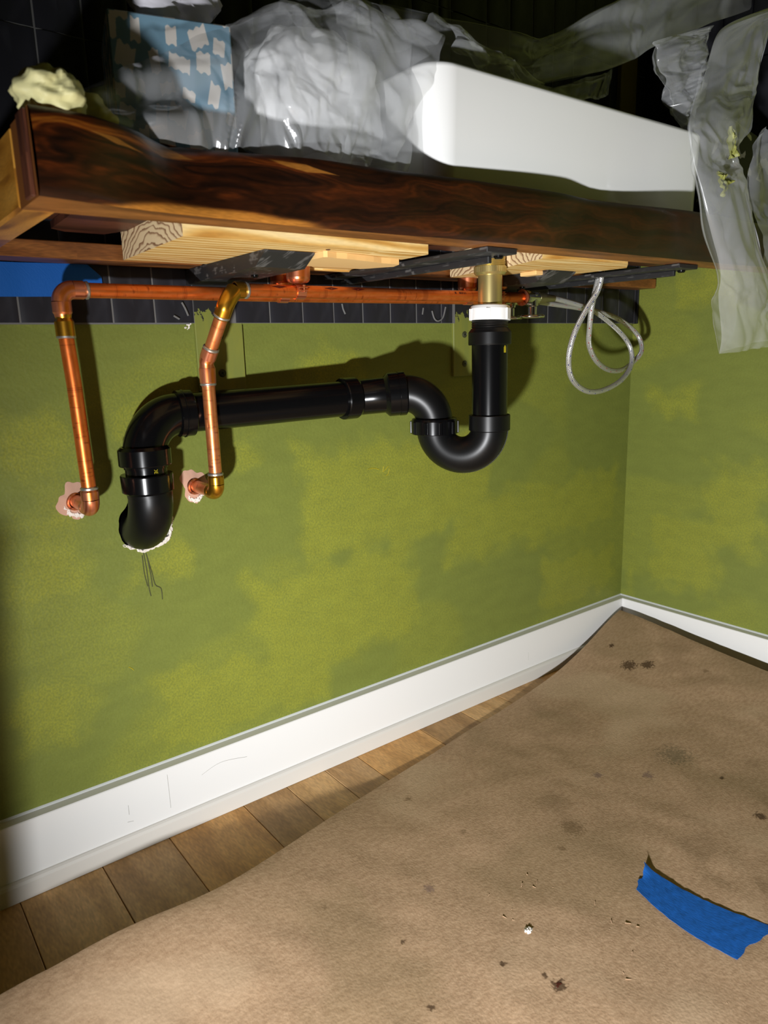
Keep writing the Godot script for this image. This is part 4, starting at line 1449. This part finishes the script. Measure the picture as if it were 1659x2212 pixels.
	var e0 := Vector3(0.3440, 0.5715, 0.0300)
	b = MB.new()
	b.lathe(e0 + ld * 0.001, ld, [Vector2(0.0, 0.0246), Vector2(0.0, 0.0286), Vector2(0.0055, 0.0286), Vector2(0.006, 0.0296), Vector2(0.0075, 0.0296), Vector2(0.008, 0.0286), Vector2(0.0175, 0.0286), Vector2(0.0185, 0.0276), Vector2(0.0185, 0.0240)], 40)
	var rr := 0.0510
	pts = [e0 + ld * 0.004]
	for i in 17:
		var a := PI / 2 * i / 16.0
		pts.append(Vector3(e0.x - sin(a) * (e0.x - dn.x), e0.y - (1.0 - cos(a)) * rr, lerpf(e0.z, dn.z, i / 16.0)))
	pts.append(dn + Vector3(0, 0.5120, 0))
	b.tube(pts, 0.0254, 40, false)
	obj("sweep_elbow", b, m.black_plastic, o)
	b = MB.new()
	b.lathe(dn + Vector3(0, 0.5155, 0), Vector3.UP, [Vector2(0, 0.0242), Vector2(0, 0.0300), Vector2(0.0010, 0.0306), Vector2(0.0190, 0.0306), Vector2(0.0225, 0.0270), Vector2(0.0225, 0.0250)], 40)
	obj("coupling", b, m.black_plastic, o)
	b = MB.new()
	b.tube([dn + Vector3(0, 0.5180, 0), dn + Vector3(0, 0.4900, 0)], P, 36)
	var short := obj("short_pipe", b, m.black_plastic, o)
	var tm := TextMesh.new()
	tm.text = "DE"
	var sf := SystemFont.new()
	sf.font_names = PackedStringArray(["Droid Sans"])
	tm.font = sf
	tm.font_size = 32
	tm.pixel_size = 0.00018
	tm.depth = 0.0003
	var tx := MeshInstance3D.new()
	tx.name = "printed_lettering"
	tx.mesh = tm
	tx.material_override = m.yellow_ink
	short.add_child(tx, true)
	var th := 0.12
	tx.transform = Transform3D(Basis(Vector3.UP, th) * Basis(Vector3.BACK, -PI / 2), dn + Vector3(sin(th), 0, cos(th)) * (P + 0.0002) + Vector3(0.0, 0.5102, 0))
	b = MB.new()
	b.lathe(dn + Vector3(0, 0.4808, 0), Vector3.UP, [Vector2(0, 0.0250), Vector2(0.0035, 0.0300), Vector2(0.0225, 0.0306), Vector2(0.0240, 0.0300), Vector2(0.0240, 0.0240)], 40)
	obj("coupling", b, m.black_plastic, o)
	b = MB.new()
	pts = [dn + Vector3(0, 0.4900, 0)]
	pts.append_array(arc(Vector3(dn.x + 0.002, 0.4780, -0.006), Vector3(0, 0, 0.0500), Vector3.DOWN, 16))
	pts.append(Vector3(0.301, 0.4280, -0.045))
	b.tube(pts, 0.0262, 40, false)
	obj("wall_elbow", b, m.satin_plastic, o)


func valves_and_hoses() -> void:
	for i in 2:
		var c: Vector3 = [Vector3(0.882, 0.7150, 0.063), Vector3(0.893, 0.7156, 0.100)][i]
		var o := thing("shutoff_valve", ["chrome stop valve with oval handle on the rear copper pipe, beside the white nut", "chrome stop valve with oval handle on the front copper pipe, under the counter"][i], "valve", c, "chrome shutoff valves")
		var b := MB.new()
		b.lathe(c + Vector3(-0.004, 0, 0), Vector3.RIGHT, [Vector2(0, 0.0080), Vector2(0, 0.0125), Vector2(0.002, 0.0125), Vector2(0.0025, 0.0100), Vector2(0.006, 0.0100), Vector2(0.006, 0.0)], 24)
		obj("copper_ferrule", b, m.copper_fitting, o)
		b = MB.new()
		b.lathe(c + Vector3(0.001, 0, 0), Vector3.RIGHT, [Vector2(0, 0.0), Vector2(0, 0.0118), Vector2(0.010, 0.0118), Vector2(0.011, 0.0092), Vector2(0.030, 0.0092), Vector2(0.032, 0.0085)], 24)
		b.lathe(c + Vector3(0.021, 0.004, 0), Vector3.DOWN, [Vector2(0, 0.0), Vector2(0, 0.0090), Vector2(0.016, 0.0090), Vector2(0.0175, 0.0062), Vector2(0.019, 0.0062)], 24)
		obj("body", b, m.chrome, o)
		b = MB.new()
		b.lathe(c + Vector3(0.031, 0, 0), Vector3.RIGHT, [Vector2(0, 0.0085), Vector2(0.001, 0.0098), Vector2(0.016, 0.0098), Vector2(0.018, 0.0080), Vector2(0.026, 0.0070), Vector2(0.034, 0.0062), Vector2(0.034, 0.0)], 6)
		obj("compression_nut", b, m.dull_brass, o)
		b = MB.new()
		b.lathe(c + Vector3(0.021, -0.013, 0), Vector3.DOWN, [Vector2(0, 0.0062), Vector2(0.0008, 0.0072), Vector2(0.0125, 0.0072), Vector2(0.0130, 0.0)], 20)
		obj("stem", b, m.chrome, o)
		b = MB.new()
		var rim := []
		var oval := PackedVector2Array()
		for k in 28:
			var a := TAU * k / 28
			oval.append(Vector2(cos(a) * 0.0170 * (1.0 + 0.05 * cos(4 * a)), sin(a) * 0.0105))
		b.prism(oval, Transform3D(Basis.from_euler(Vector3(0, -0.6, 0)) * Basis(Vector3.RIGHT, Vector3.BACK, Vector3.DOWN), c + Vector3(0.021, -0.0265, 0)), -0.0010, 0.0035)
		for k in 29:
			var a := TAU * k / 28
			rim.append(c + Vector3(0.021, -0.0282, 0) + Basis.from_euler(Vector3(0, -0.6, 0)) * Vector3(cos(a) * 0.0170 * (1.0 + 0.05 * cos(4 * a)), 0, sin(a) * 0.0105))
		b.tube(rim, 0.0026, 10, false)
		obj("handle", b, m.chrome, o)
	var loops := [
		[Vector3(0.940, 0.757, 0.205), Vector3(0.953, 0.744, 0.200), Vector3(0.953, 0.719, 0.193), Vector3(0.939, 0.695, 0.186), Vector3(0.920, 0.659, 0.179), Vector3(0.918, 0.622, 0.171), Vector3(0.936, 0.590, 0.164), Vector3(0.980, 0.569, 0.157), Vector3(1.033, 0.566, 0.150), Vector3(1.093, 0.579, 0.143), Vector3(1.132, 0.603, 0.136), Vector3(1.140, 0.632, 0.129), Vector3(1.118, 0.661, 0.121), Vector3(1.057, 0.695, 0.114), Vector3(1.020, 0.706, 0.107), Vector3(0.974, 0.715, 0.100), Vector3(0.955, 0.7156, 0.100), Vector3(0.926, 0.7156, 0.100)],
		[Vector3(0.957, 0.757, 0.190), Vector3(0.967, 0.746, 0.185), Vector3(0.965, 0.703, 0.176), Vector3(0.972, 0.668, 0.167), Vector3(0.986, 0.640, 0.157), Vector3(1.019, 0.614, 0.148), Vector3(1.076, 0.598, 0.132), Vector3(1.138, 0.596, 0.115), Vector3(1.178, 0.608, 0.109), Vector3(1.200, 0.627, 0.111), Vector3(1.203, 0.653, 0.102), Vector3(1.177, 0.675, 0.093), Vector3(1.140, 0.691, 0.084), Vector3(1.072, 0.703, 0.074), Vector3(0.992, 0.711, 0.065), Vector3(0.945, 0.715, 0.063), Vector3(0.915, 0.715, 0.063)]]
	for i in 2:
		var path := smooth_path(loops[i], 8)
		var o := thing("braided_hose", ["braided steel supply hose hanging in the larger, lower loop", "braided steel supply hose with red threads hanging in the smaller, higher loop"][i], "hose", loops[i][0], "braided supply hoses")
		var b := MB.new()
		b.tube(path, 0.0043, 20)
		var h := obj("braid", b, m.braid, o)
		b = MB.new()
		b.tube(path.slice(path.size() - 14), 0.0052, 16)
		obj("crimp_sleeve", b, m.dull_brass, o)
		b = MB.new()
		for k in range(6, path.size() - 10, 3):
			var d: Vector3 = (path[k + 1] - path[k - 1]).normalized()
			var sidev := d.cross(Vector3(0.6, 0.2, -0.75)).normalized()
			var outv := sidev.cross(d)
			if outv.z < 0:
				outv = -outv
			b.box(Vector3(0.0011, 0.0024, 0.0006), Transform3D(Basis(sidev, d, sidev.cross(d)), path[k] + (outv + sidev * (0.35 if k % 2 else -0.3)).normalized() * 0.0044), 0.0002)
		obj("coloured_thread", b, m.braid_red if i == 1 else m.braid_blue, h).set_meta("kind", "stuff")


func tapes_and_crumbs() -> void:
	var b := MB.new()
	var wv := noise(121, 1.0, 2)
	b.grid(40, 8, func(u: float, v: float) -> Vector3:
		var x := lerpf(-0.05, lerpf(0.277, 0.262, clampf((v - 0.62) / 0.38, 0.0, 1.0)), u)
		var y := lerpf(lerpf(0.7035, 0.7105, u), lerpf(0.7405, 0.7455, u), v)
		return Vector3(x, y, 0.0112 + 0.0010 * wv.get_noise_2d(x * 26.0, y * 3.0) + 0.0006 * sin(x * 120.0)), Vector2(6, 1), 0.0002)
	tag(obj("masking_tape", b, m.tape), "strip of blue masking tape stuck across the black wall tiles", "tape", "blue masking tape")
	b = MB.new()
	var l := [Vector3(0.710, 0.012, 0.462), Vector3(0.709, 0.0072, 0.4665), Vector3(0.707, 0.0062, 0.472), Vector3(0.693, 0.0062, 0.475), Vector3(0.682, 0.0062, 0.480)]
	b.grid(10, 30, func(u: float, v: float) -> Vector3:
		var a := Vector3(0.722, 0.0066, 0.470).lerp(Vector3(0.680, 0.0066, 0.481), u)
		var e := Vector3(0.746, 0.0066, 0.610).lerp(Vector3(0.672, 0.0066, 0.607), u)
		var bow := 0.009 * sin(v * PI)
		var q := a.lerp(e, v) + Vector3(-bow, 0, 0)
		var s := Vector3(-0.4, 0, 1).normalized()
		q.z += (0.0022 * sin(u * 7.0) + 0.0012 * sin(u * 17.0)) * (1.0 if v > 0.97 or v < 0.03 else 0.0)
		q.y += 0.006 * exp(-v * 40.0) * smoothstep(0.5, 0.0, u) + 0.0007 * wv.get_noise_2d(q.x * 90.0, q.z * 90.0)
		if v < 0.03:
			q.z -= 0.006 * smoothstep(0.6, 0.0, u)
		return q, Vector2(1, 3), 0.0002)
	tag(obj("masking_tape", b, m.tape), "strip of blue masking tape with a curled end on the brown board", "tape", "blue masking tape")
	var bits := [[Vector3(0.534, 0.006, 0.442), 0.0048, "pale torn crumb of plaster lying alone on the brown board", m.plaster], [Vector3(0.504, 0.005, 0.508), 0.0060, "dark brown smear of dirt low on the brown board", m.print_dark], [Vector3(0.257, 0.0375, 0.200), 0.0022, "tiny green fleck near the board's lifted edge", m.olive_trim], [Vector3(0.408, 0.005, 0.453), 0.0032, "small black speck of grit near the torn plaster crumb", m.screw_dark], [Vector3(1.140, 0.020, 0.150), 0.0075, "brown splash nearest the corner on the curled board", m.print_dark], [Vector3(1.161, 0.019, 0.181), 0.0070, "brown splash further from the corner on the curled board", m.print_dark]]
	for i in bits.size():
		var e: Array = bits[i]
		var f := noise(130 + i, 1.0, 2)
		b = MB.new()
		var flat := 0.25 if e[3] != m.plaster else 0.8
		b.grid(18, 10, func(u: float, v: float) -> Vector3:
			var a := u * TAU
			var t := v * PI
			var d := Vector3(sin(t) * cos(a), cos(t), sin(t) * sin(a))
			var r: float = e[1] * (1.0 + 0.9 * f.get_noise_3d(d.x * 2.5, d.y * 2.5, d.z * 2.5))
			return e[0] + Vector3(d.x * r, d.y * r * flat * 0.4, d.z * r * 0.8))
		tag(obj("plaster_crumb" if e[3] == m.plaster else "dirt_speck", b, e[3]), e[2], "debris")


# ------------------------------------------------------------------ on top of the counter
func on_the_counter() -> void:
	# patterned tissue box, turned a little
	var at := Transform3D(Basis(Vector3.UP, -0.25), Vector3(0.2885, TOP + 0.0582, 0.2180))
	var o := thing("tissue_box", "blue cardboard tissue box with white flecks under the plastic film", "box", Vector3(0.2885, TOP, 0.218))
	var b := MB.new()
	b.box(Vector3(0.100, 0.1155, 0.086), at, 0.0012)
	for k in b.t.size():
		b.t[k] = Vector2(b.t[k].y / 0.13, b.t[k].x / 0.13) + Vector2(0.5, 0.5)
	obj("carton", b, m.box_print, o)
	b = MB.new()
	var tn := noise(141, 1.0, 2)
	b.grid(24, 12, func(u: float, v: float) -> Vector3:
		var a := u * TAU
		var r := lerpf(0.022, 0.048, v) * (1.0 + 0.35 * sin(a * 3.0 + v * 2.0))
		return Vector3(0.288 + cos(a) * r * 0.9, TOP + 0.112 + v * 0.040 * (1.0 + 0.25 * sin(a * 2.0)), 0.225 + sin(a) * r * 0.5 + 0.006 * tn.get_noise_2d(u * 20.0, v * 10.0)))
	tag(obj("paper_tissue", b, m.paper_white), "white tissue pulled up out of the blue box", "tissue")
	# white bundle
	b = MB.new()
	var bn := noise(143, 1.0, 3)
	b.grid(60, 36, func(u: float, v: float) -> Vector3:
		var a := u * TAU
		var t := v * PI
		var d := Vector3(sin(t) * cos(a), cos(t), sin(t) * sin(a))
		var sq := Vector3(signf(d.x) * pow(absf(d.x), 0.75), signf(d.y) * pow(absf(d.y), 0.8), signf(d.z) * pow(absf(d.z), 0.8))
		var w := 1.0 + 0.12 * bn.get_noise_3d(d.x * 2.0, d.y * 2.0, d.z * 2.0)
		return Vector3(0.4190, TOP + 0.068, 0.250) + sq * Vector3(0.070, 0.067, 0.052) * w)
	tag(obj("wrapped_bundle", b, m.white_foam), "bright white foam bundle wrapped in crumpled clear film beside the basin", "bundle")
	# yellow gloves or bag at the corner
	b = MB.new()
	var yn := noise(147, 1.0, 2)
	b.grid(50, 30, func(u: float, v: float) -> Vector3:
		var a := u * TAU
		var t := v * PI
		var d := Vector3(sin(t) * cos(a), cos(t), sin(t) * sin(a))
		var w := 1.0 + 0.22 * yn.get_noise_3d(d.x * 1.6, d.y * 1.6, d.z * 1.6) + 0.22 * (facet(u * 11.0, v * 6.0, 3.0) - 0.5)
		return Vector3(0.152, TOP + 0.013, 0.343) + d * Vector3(0.022, 0.017, 0.024) * w)
	var g := thing("yellow_wrapper", "crumpled pale yellow plastic wrapper on the counter's front corner", "wrapper", Vector3(0.152, TOP, 0.33))
	obj("pale_side", b, m.pale_yellow, g)
	b = MB.new()
	b.grid(40, 24, func(u: float, v: float) -> Vector3:
		var a := u * TAU
		var t := v * PI
		var d := Vector3(sin(t) * cos(a), cos(t), sin(t) * sin(a))
		var w := 1.0 + 0.3 * yn.get_noise_3d(d.x * 1.2 + 5.0, d.y * 1.2, d.z * 1.2) + 0.2 * (facet(u * 9.0, v * 5.0, 8.0) - 0.5)
		return Vector3(0.186, TOP + 0.016, 0.290) + d * Vector3(0.026, 0.018, 0.026) * w)
	obj("yellow_side", b, m.yellow_rubber, g)
	# printed carton standing behind the film by the side wall
	b = MB.new()
	b.box(Vector3(0.150, 0.130, 0.014), Transform3D(Basis(Vector3.UP, -0.25) * Basis(Vector3.BACK, -0.35), Vector3(1.180, 0.880, 0.290)), 0.002)
	for k in b.t.size():
		b.t[k] = Vector2(b.t[k].x / 0.15 + 0.5, 0.5 - b.t[k].y / 0.13)
	tag(obj("printed_packet", b, m.bag_print), "dark packet with pale printing on the counter behind the hanging film", "packet")


func hash2(i: float, j: float, k: float) -> float:
	return fposmod(sin(i * 127.1 + j * 311.7 + k * 74.7) * 43758.5453, 1.0)


# a surface of flat triangles meeting in sharp creases, like crumpled film
func facet(x: float, y: float, k: float) -> float:
	var i := floorf(x)
	var j := floorf(y)
	var fx := x - i
	var fy := y - j
	var a := hash2(i, j, k)
	var b := hash2(i + 1, j, k)
	var c := hash2(i, j + 1, k)
	var d := hash2(i + 1, j + 1, k)
	if posmod(int(i + j), 2) == 0:
		if fx + fy < 1.0:
			return a + (b - a) * fx + (c - a) * fy
		return d + (c - d) * (1.0 - fx) + (b - d) * (1.0 - fy)
	if fx > fy:
		return a + (b - a) * fx + (d - b) * fy
	return a + (d - c) * fx + (c - a) * fy


func crumple(s: float, t: float, big: FastNoiseLite, sd: int) -> float:
	var w := big.get_noise_2d(s * 1.3, t * 1.3)
	var w2 := big.get_noise_2d(s * 1.3 + 7.0, t * 1.3)
	var x := s + 0.035 * w
	var y := t + 0.035 * w2
	var on := smoothstep(-0.25, 0.35, big.get_noise_2d(s * 0.9 + 3.0, t * 0.9))
	return (facet((x * 0.8 + y * 0.6) / 0.046, (y * 0.8 - x * 0.6) / 0.062, sd) - 0.5) * 1.0 + (facet((x * 0.4 + y * 0.9) / 0.0105, (y * 0.4 - x * 0.9) / 0.0145, sd + 3) - 0.5) * 0.42 * on


# film between two edges: long soft folds along it and sharp small creases; a sleeve has a front and a back layer
func ribbon(left: Array, right: Array, nu: int, nv: int, sd: int, fold: float, amp: float, folds := 3.0, sleeve := 0.0, bulge := 0.0) -> MB:
	var big := noise(sd, 5.5, 2)
	var b := MB.new()
	b.grid(nu, nv, func(u: float, v: float) -> Vector3:
		var a := along(left, v)
		var c := along(right, v)
		var w := (c - a).length()
		var uu := u if sleeve == 0.0 else 0.5 - 0.5 * cos(TAU * u)
		var q := a.lerp(c, uu)
		var across := c - a
		var down := along(left, minf(v + 0.02, 1.0)) - along(left, maxf(v - 0.02, 0.0))
		var nrm := across.cross(down).normalized()
		if nrm.z < 0.0:
			nrm = -nrm
		var s := uu * w + (0.37 if sleeve > 0.0 and u > 0.5 else 0.0)
		var t := v * 0.5
		var f := fold * sin(uu * TAU * folds * 0.5 + 3.0 * big.get_noise_2d(s, t * 0.6)) * (0.6 + 0.4 * sin(v * 7.0 + sd))
		f += sleeve * sin(TAU * u) + bulge * sin(PI * uu)
		var e := amp * crumple(s, t, big, sd)
		if sleeve > 0.0:
			e *= 0.25 + 0.75 * absf(sin(TAU * u))
		return q + nrm * (f + e) + across * 0.06 * big.get_noise_2d(t * 1.5, s + 3.0))
	return b


func sheeting() -> void:
	# heap of film: one layer drawn over the bundle, one leaning up from the counter's front edge
	var hgt := [0.118, 0.138, 0.148, 0.152, 0.153]
	var big := noise(153, 5.5, 2)
	var b := MB.new()
	b.grid(130, 130, func(u: float, v: float) -> Vector3:
		var x := lerpf(0.322, 0.520, u)
		var f := u * (hgt.size() - 1)
		var i := mini(int(f), hgt.size() - 2)
		var h: float = lerpf(hgt[i], hgt[i + 1], f - i) + 0.008 * big.get_noise_2d(x, 2.0)
		var a := PI * v
		var front := lerpf(0.322, 0.318, u)
		var q := Vector3(x, TOP + 0.003 + pow(maxf(sin(a), 0.0), 0.5) * h, 0.225 + (front - 0.225) * signf(cos(a)) * pow(absf(cos(a)), 0.6))
		if v > 0.5:
			q.z = 0.225 - (0.225 - 0.06) * pow(absf(cos(a)), 0.75)
		var e := 0.019 * crumple(x, v * 0.42, big, 5)
		return q + Vector3(0.1, sin(a), cos(a)) * e * smoothstep(0.0, 0.08, v) * smoothstep(1.0, 0.92, v))
	tag(obj("plastic_sheet", b, m.film), "crumpled clear plastic film drawn over the white bundle beside the basin", "plastic sheet", "clear protective film")
	b = ribbon([Vector3(0.158, 0.812, 0.318), Vector3(0.190, 0.836, 0.312), Vector3(0.225, 0.858, 0.308), Vector3(0.265, 0.880, 0.304), Vector3(0.310, 0.905, 0.300), Vector3(0.355, 0.930, 0.300), Vector3(0.400, 0.945, 0.296), Vector3(0.450, 0.950, 0.290), Vector3(0.500, 0.945, 0.290)], [Vector3(0.160, 0.803, 0.322), Vector3(0.205, 0.803, 0.322), Vector3(0.245, 0.803, 0.318), Vector3(0.285, 0.803, 0.320), Vector3(0.325, 0.803, 0.324), Vector3(0.365, 0.803, 0.326), Vector3(0.405, 0.803, 0.328), Vector3(0.440, 0.803, 0.330), Vector3(0.470, 0.803, 0.330)], 100, 220, 157, 0.005, 0.021, 3.0, 0.0, 0.010)
	tag(obj("plastic_sheet", b, m.film), "crumpled clear film leaning over the blue box along the counter's front edge", "plastic sheet", "clear protective film")
	# flap of the film over the basin's near corner
	var lf := [Vector3(0.505, 0.952, 0.20), Vector3(0.500, 0.930, 0.305), Vector3(0.470, 0.870, 0.322), Vector3(0.440, 0.812, 0.330)]
	var rt := [Vector3(0.548, 0.955, 0.22), Vector3(0.529, 0.928, 0.321), Vector3(0.487, 0.862, 0.326), Vector3(0.450, 0.806, 0.332)]
	lf = [Vector3(0.42, 0.985, 0.15), Vector3(0.42, 0.965, 0.27), Vector3(0.42, 0.880, 0.318), Vector3(0.40, 0.806, 0.322)]
	b = ribbon(lf, rt, 70, 90, 161, 0.004, 0.016, 3.0)
	tag(obj("plastic_sheet", b, m.film), "clear film flap hanging over the basin's left end", "plastic sheet", "clear protective film")
	# film lying along the basin rim
	b = ribbon([Vector3(0.530, 0.966, 0.200), Vector3(0.548, 0.966, 0.285), Vector3(0.552, 0.930, 0.314)], [Vector3(0.72, 0.940, 0.19), Vector3(0.712, 0.936, 0.27), Vector3(0.69, 0.926, 0.305)], 90, 50, 171, 0.005, 0.014, 4.0)
	tag(obj("plastic_sheet", b, m.film_milky), "cloudy plastic film rumpled along the basin's top rim", "plastic sheet", "clear protective film")
	# broad band sweeping up to the right behind the basin
	b = ribbon([Vector3(0.60, 1.045, 0.13), Vector3(0.74, 1.02, 0.20), Vector3(0.818, 1.030, 0.20), Vector3(0.932, 1.090, 0.20), Vector3(1.061, 1.150, 0.20), Vector3(1.30, 1.26, 0.20)], [Vector3(0.64, 0.935, 0.15), Vector3(0.69, 0.944, 0.20), Vector3(0.768, 0.960, 0.22), Vector3(0.947, 1.018, 0.22), Vector3(1.043, 1.065, 0.22), Vector3(1.29, 1.165, 0.22)], 120, 150, 181, 0.006, 0.010, 4.0, 0.010)
	tag(obj("plastic_sheet", b, m.film_milky), "broad band of cloudy film sweeping upward behind the basin", "plastic sheet", "clear protective film")
	b = ribbon([Vector3(0.72, 0.952, 0.24), Vector3(0.80, 0.965, 0.23), Vector3(0.90, 1.0, 0.22), Vector3(0.935, 1.012, 0.22)], [Vector3(0.70, 0.935, 0.27), Vector3(0.765, 0.928, 0.27), Vector3(0.84, 0.945, 0.26), Vector3(0.885, 0.962, 0.25)], 40, 70, 186, 0.004, 0.006, 2.0)
	tag(obj("plastic_sheet", b, m.film_milky), "small folded flap of film hanging below the upward sweeping band", "plastic sheet", "clear protective film")
	# the twisted strip hanging over the counter's right part
	b = ribbon([Vector3(1.060, 1.065, 0.362), Vector3(0.955, 1.018, 0.362), Vector3(0.924, 0.968, 0.365), Vector3(0.897, 0.933, 0.370), Vector3(0.856, 0.896, 0.385), Vector3(0.853, 0.863, 0.392), Vector3(0.866, 0.818, 0.398), Vector3(0.893, 0.766, 0.398), Vector3(0.950, 0.718, 0.385), Vector3(0.979, 0.683, 0.368), Vector3(1.036, 0.623, 0.350)], [Vector3(1.122, 1.085, 0.362), Vector3(1.075, 1.047, 0.362), Vector3(1.048, 0.992, 0.365), Vector3(1.030, 0.949, 0.370), Vector3(0.995, 0.905, 0.385), Vector3(0.958, 0.871, 0.392), Vector3(0.985, 0.830, 0.398), Vector3(1.040, 0.751, 0.398), Vector3(1.130, 0.704, 0.385), Vector3(1.175, 0.671, 0.368), Vector3(1.240, 0.643, 0.350)], 150, 200, 191, 0.004, 0.018, 2.0, 0.011)
	tag(obj("plastic_sheet", b, m.film_milky), "twisted strip of cloudy film hanging over the counter in front of the basin", "plastic sheet", "clear protective film")
	# a second layer behind it with a printed line and mark
	var l2 := [Vector3(1.017, 0.900, 0.386), Vector3(0.985, 0.851, 0.390), Vector3(1.010, 0.805, 0.392), Vector3(1.05, 0.757, 0.390), Vector3(1.122, 0.680, 0.372)]
	var r2 := [Vector3(1.040, 0.915, 0.386), Vector3(1.060, 0.870, 0.390), Vector3(1.125, 0.825, 0.392), Vector3(1.20, 0.795, 0.390), Vector3(1.285, 0.740, 0.372)]
	b = ribbon(l2, r2, 60, 110, 201, 0.006, 0.008, 2.0)
	var sh := obj("plastic_sheet", b, m.film)
	tag(sh, "thinner film with a printed black line hanging behind the twisted strip", "plastic sheet", "clear protective film")
	var ln := MB.new()
	var pts := smooth_path([Vector3(1.052, 0.868, 0.402), Vector3(1.050, 0.850, 0.402), Vector3(1.062, 0.836, 0.402), Vector3(1.085, 0.828, 0.402), Vector3(1.105, 0.830, 0.402)], 6)
	ln.tube(pts, 0.0006, 6)
	obj("printed_line", ln, m.screw_dark, sh)
	var tm := TextMesh.new()
	tm.text = "®"
	var sf := SystemFont.new()
	sf.font_names = PackedStringArray(["Droid Sans"])
	tm.font = sf
	tm.font_size = 40
	tm.pixel_size = 0.00038
	tm.depth = 0.0003
	var tx := MeshInstance3D.new()
	tx.name = "printed_mark"
	tx.mesh = tm
	tx.material_override = m.screw_dark
	sh.add_child(tx, true)
	tx.transform = Transform3D(Basis(Vector3.UP, -0.6), Vector3(1.062, 0.823, 0.404))
	# limp loop hanging from the band
	b = ribbon([Vector3(0.906, 1.014, 0.300), Vector3(0.923, 0.980, 0.300), Vector3(0.953, 0.947, 0.300), Vector3(0.985, 0.928, 0.300)], [Vector3(1.032, 1.057, 0.300), Vector3(1.030, 1.020, 0.300), Vector3(1.018, 0.975, 0.300), Vector3(1.001, 0.922, 0.300)], 100, 90, 211, 0.006, 0.020, 3.0, 0.012)
	tag(obj("plastic_sheet", b, m.film), "limp loop of clear film hanging between band and twisted strip", "plastic sheet", "clear protective film")
	# yellow-green scraps caught in the film
	var scraps := [[Vector3(0.930, 0.878, 0.400), Vector3(0.010, 0.018, 0.003), 0.3, "crumpled yellow green scrap caught high in the hanging film"], [Vector3(0.899, 0.829, 0.409), Vector3(0.013, 0.013, 0.004), 0.9, "torn triangular yellow green scrap caught low in the hanging film"]]
	for i in 2:
		var e: Array = scraps[i]
		var f := noise(220 + i, 0.7, 2)
		b = MB.new()
		b.grid(16, 16, func(u: float, v: float) -> Vector3:
			var w := lerpf(1.0, 0.25, v)
			var q := Vector3((u - 0.5) * 2.0 * w * e[1].x, (v - 0.5) * 2.0 * e[1].y, e[1].z * 2.0 * f.get_noise_2d(u * 3.0, v * 3.0))
			return e[0] + Basis(Vector3.BACK, e[2]) * q, Vector2.ONE, 0.0006)
		tag(obj("leaf_scrap", b, m.leaf), e[3], "scrap", "yellow scraps in the film")


func work_lamp(eye: Vector3, aim: Vector3) -> void:
	# the torch itself: head, lens and a stand on the floor, beside the viewer
	var d := (aim - eye).normalized()
	var o := thing("work_light", "small black LED work light on a stand beside the viewer", "lamp", Vector3(eye.x, 0, eye.z))
	var b := MB.new()
	b.lathe(eye - d * 0.075, d, [Vector2(0, 0), Vector2(0, 0.018), Vector2(0.03, 0.022), Vector2(0.045, 0.028), Vector2(0.058, 0.030), Vector2(0.058, 0.024), Vector2(0.052, 0.0)], 24)
	obj("head", b, m.black_plastic, o)
	b = MB.new()
	b.lathe(eye - d * 0.020, d, [Vector2(0, 0.0), Vector2(0, 0.018), Vector2(0.002, 0.017), Vector2(0.003, 0.0)], 24)
	var lens := plain(Color.WHITE, 0.3)
	lens.emission_enabled = true
	lens.emission = Color(0.985, 0.99, 1.0)
	lens.emission_energy_multiplier = 1.0
	obj("lamp_lens", b, lens, o)
	b = MB.new()
	var foot := eye - d * 0.06
	b.tube([Vector3(foot.x, foot.y - 0.015, foot.z), Vector3(foot.x, 0.02, foot.z)], 0.006, 12)
	obj("pole", b, m.black_plastic, o)
	b = MB.new()
	b.lathe(Vector3(foot.x, 0.006, foot.z), Vector3.UP, [Vector2(0, 0.0), Vector2(0, 0.06), Vector2(0.008, 0.058), Vector2(0.016, 0.010), Vector2(0.016, 0.0)], 24)
	obj("base", b, m.black_plastic, o)


func bucket() -> void:
	# a builder's bucket just outside the frame; its shade falls on the near end of the wall
	var c := Vector3(-0.172, 0.017, 0.375)
	var o := thing("plastic_bucket", "grey plastic builder's bucket on the brown board beyond the counter's open end", "bucket", c)
	var b := MB.new()
	b.lathe(c, Vector3.UP, [Vector2(0.0, 0.0), Vector2(0.0, 0.118), Vector2(0.004, 0.122), Vector2(0.325, 0.138), Vector2(0.328, 0.142), Vector2(0.345, 0.142), Vector2(0.347, 0.139), Vector2(0.345, 0.134), Vector2(0.012, 0.117), Vector2(0.010, 0.0)], 48)
	obj("body", b, m.shell, o)
	b = MB.new()
	b.tube(arc(c + Vector3(0, 0.315, 0), Vector3(0, 0, 0.144), Vector3(-1.0, -0.5, 0), 20, PI), 0.003, 8)
	obj("handle", b, m.chrome, o)
